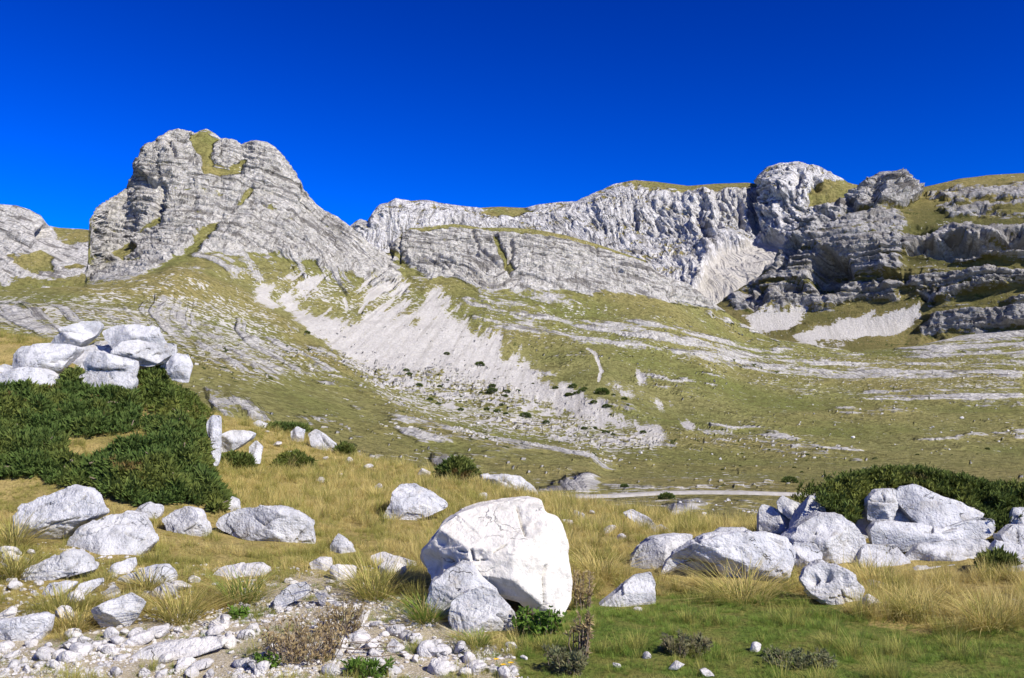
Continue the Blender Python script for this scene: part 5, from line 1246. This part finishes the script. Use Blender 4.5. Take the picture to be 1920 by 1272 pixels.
# ---------------------------------------------------------------- single tussocks one can point at
def tussock(label, u, v, wpx, hpx, green, seed, dry=True):
    p = hit(u, v)[0]; Y = p[1]; r = wpx * Y / FPX / 2; h = 0.8 * hpx * Y / FPX
    root = thing('grass_tussock', label, 'tussock', p, 'grass tussocks among the foreground stones')
    obj('green_blades', leafy_mesh('tussock_green', [blades(int(240 * green) + 60, r * 0.45, h, 0.95, 0.006, seed, 0.9, 0.7)]), GREEN if green > 0.6 else OLIVE, root)
    if dry: obj('dry_blades', leafy_mesh('tussock_dry', [blades(int(260 * (1 - green)) + 80, r * 0.45, h * 0.95, 1.25, 0.006, seed + 1, 1.1, 0.7)]), GOLD, root)
for i, a in enumerate((('straw tussock growing over the arched pale stone', 278, 1108, 80, 62, 0.35), ('dark green tussock right of the low oblong white stone', 455, 1128, 130, 84, 0.65),
          ('green-tipped tussock right of the upright chunky stone', 335, 1168, 130, 90, 0.6), ('broad combed-over tussock left of the upright chunky stone', 120, 1150, 190, 66, 0.6),
          ('drooping straw tussock between the chunky stone and the left edge block', 140, 1180, 120, 60, 0.1), ('great fountain tussock of straw before the big overhanging boulder', 1392, 1128, 210, 105, 0.25),
          ('tall mixed tussock at the left foot of the great cream boulder', 705, 1125, 130, 120, 0.6), ('dark green tussock left of the rounded grey boulders', 800, 1165, 100, 70, 0.8),
          ('olive tussock at the left edge beside the angular boulder', 25, 1030, 70, 90, 0.5), ('green and straw tussock left of the long grey block', 30, 1085, 90, 76, 0.6),
          ('tall straw tussock in front of the shaded ledge at right', 1640, 1105, 120, 80, 0.05), ('loose straw tussock right of the pitted rock', 1720, 1150, 160, 70, 0.15),
          ('dark-hearted tussock at the lower right edge', 1850, 1175, 150, 80, 0.35), ('straw tussock in the angle of the grey wedge rock and the boulder', 1120, 1085, 130, 80, 0.05),
          ('small dark green tussock just below the rounded grey boulders', 895, 1212, 70, 40, 0.9))):
    tussock(a[0], a[1], a[2], a[3], a[4], a[5], 500 + 3 * i)
# ---------------------------------------------------------------- herbs, heath and flowers
def herb(name, label, u, v, wpx, hpx, n, mat, tpl, sc, seed, stems=24, cat='herb', zup=0.6, stem_r=0.004):
    g = np.random.default_rng(seed)
    p = hit(u, v)[0]; Y = p[1]; rx, rz = wpx * Y / FPX / 2, hpx * Y / FPX
    root = thing(name, label, cat, p)
    lines, tips = [], []
    for i in range(stems):
        a = g.random() * 6.283; rr = math.sqrt(g.random()); b = np.array([math.cos(a) * rr * rx * 0.6, math.sin(a) * rr * rx * 0.45, 0]); b[2] = float(gz(p[0] + b[0], p[1] + b[1])) - p[2] - 0.02
        e = b + np.array([math.cos(a) * rx * 0.4 * g.random(), math.sin(a) * rx * 0.3 * g.random(), rz * (0.45 + 0.55 * g.random())]); m_ = (b + e) / 2 + g.normal(0, 0.015, 3)
        lines.append([b, m_, e]); tips += [(b, m_, e)] * (n // stems)
    t = g.random(len(tips)) ** 0.6
    P = np.array([q[0] * (1 - s_) ** 2 + 2 * q[1] * s_ * (1 - s_) + q[2] * s_ * s_ for q, s_ in zip(tips, t)]) + g.normal(0, 0.012, (len(tips), 3)) * (rx / 0.25)
    z = g.normal(0, 0.6, P.shape) + np.array([0, -0.1, zup])
    W_ = scatter(tpl, P, z, sc * (0.6 + 0.8 * g.random(len(P))), g)
    obj('leaves', leafy_mesh('%s_leaves' % name, [W_]), mat, root)
    obj('stems', stem_mesh('%s_stems' % name, lines, stem_r, stem_r * 0.5), WOOD, root)['kind'] = 'stuff'
herb('dried_herb', 'brown dried bushy herb among the pebbles, left of centre bottom', 565, 1238, 200, 78, 620, BROWN, SPRIGS[0], 0.030, 1, 70)
herb('dried_herb', 'smaller brown dried herb just behind the big brown one', 640, 1190, 110, 64, 300, BROWN, SPRIGS[1], 0.030, 2, 40)
herb('dried_thistle', 'dead brown thistle with curled heads right of the great boulder', 1090, 1145, 60, 90, 170, BROWN, SPRIGS[2], 0.040, 3, 14, stem_r=0.006)
herb('dried_thistle', 'dead brown thistle stalks in the turf below the curled-headed one', 1088, 1235, 50, 95, 170, BROWN, SPRIGS[2], 0.036, 4, 18, stem_r=0.006)
herb('heath_shrub', 'grey-green heath cushion in the turf at bottom centre right', 1285, 1230, 110, 34, 420, HEATH, SPRIGS[0], 0.040, 5, 40, 'shrub')
herb('heath_shrub', 'dark heath cushion at the bottom beside the dead thistle', 1060, 1262, 100, 40, 420, HEATH, SPRIGS[1], 0.040, 6, 40, 'shrub')
herb('heath_shrub', 'brown-black heath patch right of the lone white stone in turf', 1500, 1245, 170, 22, 420, HEATH, SPRIGS[1], 0.036, 7, 40, 'shrub')
herb('leafy_plant', 'fresh green leafy plant in the shade under the great boulder', 1010, 1190, 110, 50, 420, LEAF, leaf_tpl(1), 0.034, 8, 40, 'plant')
herb('leafy_plant', 'bright green feathery plant at the bottom edge left of centre', 690, 1268, 90, 30, 260, LEAF, SPRIGS[2], 0.045, 9, 30, 'plant')
herb('leafy_plant', 'small green leafy plant between pebbles, left of the brown herb', 450, 1160, 50, 24, 90, LEAF, leaf_tpl(2), 0.030, 10, 14, 'plant')
herb('leafy_plant', 'green leafy plant below the big brown herb', 500, 1250, 60, 26, 110, LEAF, leaf_tpl(3), 0.030, 12, 14, 'plant')
def flower(label, u, v, seed):
    g = np.random.default_rng(seed); p = hit(u, v + 12)[0]; k = p[1] / FPX
    root = thing('yellow_flower', label, 'flower', p)
    obj('stem', stem_mesh('flower_stem', [[np.array([0, 0, -0.01]), np.array([0.004, 0, 7 * k]), np.array([0, 0, 14 * k])]], 0.003, 0.002), LEAF, root)
    V, F, tip = [], [], []
    for i in range(16):
        a = i * 2 * math.pi / 16; d = np.array([math.cos(a), math.sin(a), 0.35]); s = np.array([-math.sin(a), math.cos(a), 0]); b = len(V)
        V += [d * 0.002, d * 0.016 + s * 0.004, d * 0.022, d * 0.016 - s * 0.004]; tip += [0, 0.7, 1, 0.7]; F += [[b, b + 1, b + 2], [b, b + 2, b + 3]]
    V = np.array(V) + np.array([0, 0, 14 * k])
    obj('flower_head', leafy_mesh('flower_head', [(V, np.array(F), np.array(tip), np.zeros(len(V)))]), YEL, root)
flower('largest yellow flower in the turf below the great boulder', 944, 1252, 1)
flower('small yellow flower just left of the largest one', 931, 1243, 2)
flower('small yellow flower just right of the largest one', 958, 1249, 3)
for i, (u, v) in enumerate(((668, 1222), (700, 1232), (730, 1218), (655, 1235), (715, 1245))):
    p = hit(u, v)[0]; g = np.random.default_rng(70 + i); a = g.normal(0, 0.5); L = 0.12 + 0.12 * g.random(); d = np.array([math.cos(a), math.sin(a), 0.05]) * L
    o = obj('dead_twig', stem_mesh('dead_twig', [[-d, g.normal(0, 0.01, 3), d], [g.normal(0, 0.01, 3), d * 0.3 + g.normal(0, 0.03, 3), d * 0.6 + np.array([0, 0.06, 0.03])]], 0.004, 0.002), WOOD)
    o.location = p + np.array([0, 0, 0.05]); tag(o, 'bare grey twig lying on the white pebbles right of the brown herb', 'twig', 'dead twigs on the pebbles')

# ---------------------------------------------------------------- loose stones
PEB = []
for k in range(14):
    V, F = ico(3)
    g = np.random.default_rng(900 + k); s = np.array([1, 0.55 + 0.55 * g.random(), 0.40 + 0.35 * g.random()])
    Q = V.copy()
    for i in range(12):
        n_ = g.normal(size=3); n_ /= np.linalg.norm(n_); Q = Q - np.maximum(Q @ n_ - (0.55 + 0.35 * g.random()), 0)[:, None] * n_
    Q = Q / np.abs(Q).max() * (1 + 0.10 * fbm(V[:, 0] * 2.2, V[:, 1] * 2.2, V[:, 2] * 2.2 + k, 3))[:, None]
    me = mesh_from('pebble', Q * s, F, True); attr(me, 'crack', np.zeros(len(V))); me.materials.append(LIME_PEB); PEB.append(me)
def pebble(u, v, wpx, label, group, g, name='pebble', cat='stone'):
    p = hit(u, v)[0]
    if not np.isfinite(p[1]): return
    for rx, ry, ra, rb, rt in ROCKS:
        if ((p[0] - rx) / ra) ** 2 + ((p[1] - ry) / (rb + 0.02)) ** 2 < 0.8: return
    r = wpx * p[1] / FPX / 2
    o = bpy.data.objects.new(name, PEB[int(g.integers(len(PEB)))]); COL.objects.link(o)
    o.location = (p[0], p[1], p[2] + 0.28 * r); o.rotation_euler = (g.normal(0, 0.25), g.normal(0, 0.25), g.random() * 6.283)
    o.scale = (r, r, r * (0.8 + 0.5 * g.random()))
    tag(o, label, cat, group)
g = np.random.default_rng(41)
for u, v, w, lab in ((155, 1205, 28, 'egg-shaped white stone on the turf left of the pebble spread'), (130, 1240, 36, 'flat white stone at the bottom left corner'), (1268, 1256, 44, 'flat white brick-like stone in the turf at the bottom'),
                     (1325, 1270, 30, 'round white stone cut by the bottom edge in the turf'), (1416, 1222, 30, 'lone white stone in the middle of the right turf'), (1212, 1236, 22, 'small white stone in the turf left of the heath cushion'),
                     (1156, 1254, 22, 'small white stone in the turf right of the dead thistle stalks'), (1197, 1146, 20, 'small flat stone at the foot of the grey wedge rock'), (982, 1238, 18, 'small egg-shaped stone right of the yellow flowers'),
                     (893, 1262, 44, 'large round pebble left of the yellow flowers'), (960, 1268, 32, 'round pebble at the bottom edge below the yellow flowers'), (925, 1262, 26, 'pebble between two larger ones at the bottom edge'),
                     (820, 1262, 52, 'largest round white pebble at the bottom edge'), (672, 1215, 36, 'blocky white stone right of the big brown herb'), (960, 1216, 30, 'flat pale stone below the rounded grey boulders'),
                     (788, 1212, 24, 'round white pebble below the dark green tussock'), (1905, 1130, 14, 'tiny white stone in straw near the right edge'), (1640, 1108, 40, 'flat pale stone right of the pitted rock'), (1630, 1136, 50, 'flat buried stone below the pitted rock on the right'),
                     (420, 1165, 34, 'angular white stone above the pebble spread'), (405, 1192, 40, 'smooth white stone right of the long flat ledge'), (460, 1200, 40, 'tilted smooth white stone left of the big brown herb'), (362, 1092, 30, 'small oval white stone right of the arched stone'),
                     (60, 1170, 22, 'small stone on top of the left edge block'), (310, 1122, 60, 'low broken pale stone below the arched stone'), (740, 1085, 70, 'flat pale stone at the left foot of the great boulder'), (640, 1085, 56, 'flat pale stone in straw right of the small rounded one')):
    pebble(u, v, w, lab, None, g, 'stone')
SIZES = ((12, 'tiny'), (20, 'small'), (34, 'fist-sized'), (99, 'loaf-sized'))
def size_word(w): return next(n for q, n in SIZES if w < q)
ZP = (([(0, 1195), (120, 1190), (300, 1190), (430, 1175), (520, 1160), (520, 1272), (0, 1272)], 135, 44, ((90, 'at the bottom left corner'), (160, 'on the turf left of the long flat ledge'), (235, 'at the left tip of the long flat ledge'), (320, 'below the long flat ledge'), (420, 'by the right end of the long flat ledge'), (999, 'just left of the big brown herb'))),
      ([(600, 1150), (700, 1150), (790, 1180), (880, 1230), (990, 1272), (620, 1272)], 128, 40, ((680, 'just right of the big brown herb'), (740, 'among the dead twigs right of the brown herb'), (800, 'below the dark green tussock at the bottom'), (860, 'beside the largest round pebble at the bottom edge'), (1999, 'left of the yellow flowers'))),
      ([(360, 1090), (520, 1085), (660, 1090), (640, 1150), (420, 1160)], 40, 22, ((460, 'under the dark green tussock above the brown herb'), (560, 'around the hump-backed grey stone'), (999, 'below the slanting pale stone'))),
      ([(0, 1010), (200, 1050), (350, 1090), (330, 1150), (0, 1190)], 60, 44, ((120, 'between the long grey block and the left edge'), (220, 'by the three thin slabs at left'), (999, 'below the arched pale stone'))))
for poly, n, mx, places in ZP:
    for u, v in inpoly(poly, n, g):
        w = 7 + mx * g.random() ** 2.0; pl = next(t for q, t in places if u < q)
        pebble(u, v, w, '%s white pebble %s' % (size_word(w), pl), 'pebbles ' + pl, g)
# grit: thousands of chips, one object
def build_grit():
    g = np.random.default_rng(43)
    px = np.concatenate([inpoly(ZONE_STONY, 6500, g), inpoly([(0, 1000), (350, 1060), (700, 1060), (800, 1130), (0, 1180)], 1400, g)])
    P = hit(px[:, 0], px[:, 1]); P = P[np.isfinite(P[:, 1])]
    P = P[fbm(P[:, 0] * 1.4, P[:, 1] * 1.4, 0 * P[:, 0], 3) > -0.12]
    V, F = ico(1); V = V * np.array([1, 0.75, 0.55]) * (1 + 0.25 * pn(V[:, 0] * 1.7, V[:, 1] * 1.7, V[:, 2] * 1.7))[:, None]
    W_ = scatter((V, F, np.zeros(len(V))), P, g.normal(0, 0.3, P.shape) + np.array([0, 0, 1]), 0.007 + 0.030 * g.random(len(P)) ** 2.5, g)
    me = mesh_from('grit', W_[0], W_[1], False); attr(me, 'crack', np.zeros(len(W_[0])))
    tag(obj('gravel', me, LIME_PEB), 'white limestone chips scattered over the bare foreground ground', 'gravel', kind='stuff')
build_grit()
g = np.random.default_rng(47)
for u, v, w in ((600, 905, 20), (655, 868, 22), (690, 878, 20), (710, 918, 24), (745, 870, 14), (795, 892, 26), (905, 935, 22), (560, 925, 14), (640, 895, 14), (1085, 975, 34), (1060, 988, 40), (1140, 1000, 34), (1110, 965, 20), (1165, 1012, 26), (520, 838, 26), (545, 856, 16), (610, 862, 16), (500, 812, 14)):
    pebble(u, v, w, 'small pale stone peeping out of the golden grass on the crest', 'stones in the golden grass', g, 'stone')

# ---------------------------------------------------------------- shrubs and blocks far up the slopes
def far_bits():
    g = np.random.default_rng(51)
    tpl = []
    for k in range(4):
        V, F = ico(3); a = 1 + 0.45 * fbm(V[:, 0] * 1.8 + k * 5, V[:, 1] * 1.8, V[:, 2] * 1.8, 3)
        P = V * a[:, None] * np.array([1, 0.8, 0.55]); P[:, 2] += 0.2
        gg = np.random.default_rng(60 + k); i = gg.integers(0, len(P), 260)
        W_ = scatter(SPRIGS[k % 3], P[i] * 0.86, V[i] + np.array([0, 0, 0.4]), 0.30 + 0.2 * gg.random(260), gg)
        tpl.append((leafy_mesh('far_shrub_foliage', [W_]), stem_mesh('far_shrub_branch', [[np.array([0, 0, -0.3]), P[j] * 0.4, P[j] * 0.8] for j in i[:5]], 0.05, 0.02)))
        tpl[-1][0].materials.append(JUN); tpl[-1][1].materials.append(WOOD)
    def shrub(u, v, w, label, group):
        p = s3_point(u, v); k = int(g.integers(4)); r = w * p[1] / FPX / 2
        o = thing('juniper_shrub', label, 'shrub', p, group); o.scale = (r, r, r * 0.8); o.rotation_euler = (0, 0, g.random() * 6.283)
        for nm, me in zip(('foliage', 'branch'), tpl[k]): obj(nm, me, None, o)
    for u, v, w, lab in ((839, 665, 12, 'lone dark bush highest on the pure white scree'), (900, 685, 17, 'larger dark bush in the middle of the white scree'), (1128, 738, 26, 'wide dark bush right of the scree tongue'), (1075, 726, 15, 'round dark bush above the scree tongue'),
                         (1205, 812, 12, 'dark bush at the end of the scree tongue'), (922, 735, 18, 'dark bush on the lower edge of the white scree'), (985, 782, 20, 'dark bush low in the rubble below the scree'), (1170, 914, 16, 'dark bush just above the gravel road'), (570, 625, 11, 'dark bush at the left edge of the white scree'),
                         (1480, 905, 26, 'dark bush right of the gravel road bend'), (1250, 936, 30, 'dark bush on the verge below the gravel road')):
        shrub(u, v, w, lab, 'junipers scattered over the far slope')
    for poly, n, a, b in (([(740, 690), (900, 700), (1100, 740), (1230, 800), (1200, 830), (1000, 800), (840, 770), (740, 720)], 44, 3, 13), ([(1250, 830), (1550, 840), (1900, 820), (1900, 880), (1500, 890), (1250, 880)], 22, 3, 9), ([(1020, 720), (1130, 730), (1200, 760), (1150, 770), (1050, 740)], 12, 6, 14)):
        for u, v in inpoly(poly, n, g): w = a + (b - a) * g.random() ** 1.5; pl = 'in the rubble below the left half of the scree' if u < 900 else 'in the rubble below the middle of the scree' if u < 1040 else 'beside the scree tongue' if u < 1245 else 'on the grassy slope above the road at right'; shrub(u, v, w, '%s dark juniper dot %s' % ('tiny' if w < 7 else 'small', pl), 'far junipers ' + pl)
    for poly, n, a, b in (([(660, 690), (900, 740), (1240, 830), (1200, 860), (960, 820), (700, 760)], 70, 3, 8), ([(1300, 760), (1900, 740), (1900, 880), (1300, 880)], 30, 3, 9), ([(1240, 940), (1420, 935), (1420, 985), (1260, 990)], 24, 4, 14)):
        for u, v in inpoly(poly, n, g):
            p = s3_point(u, v); r = (a + (b - a) * g.random() ** 2) * p[1] / FPX / 2
            o = bpy.data.objects.new('rock_block', PEB[int(g.integers(8))]); COL.objects.link(o); o.location = p + np.array([0, 0, 0.2 * r]); o.scale = (r, r, r * 1.1); o.rotation_euler = (g.normal(0, 0.3), g.normal(0, 0.3), g.random() * 6.28)
            pl = 'below the road' if v > 932 else 'below the left half of the scree' if u < 900 else 'below the scree tongue' if u < 1245 else 'on the slope above the road, middle right' if u < 1600 else 'on the slope above the right juniper'; tag(o, 'small white block of fallen limestone ' + pl, 'rock', 'fallen blocks ' + pl)
far_bits()
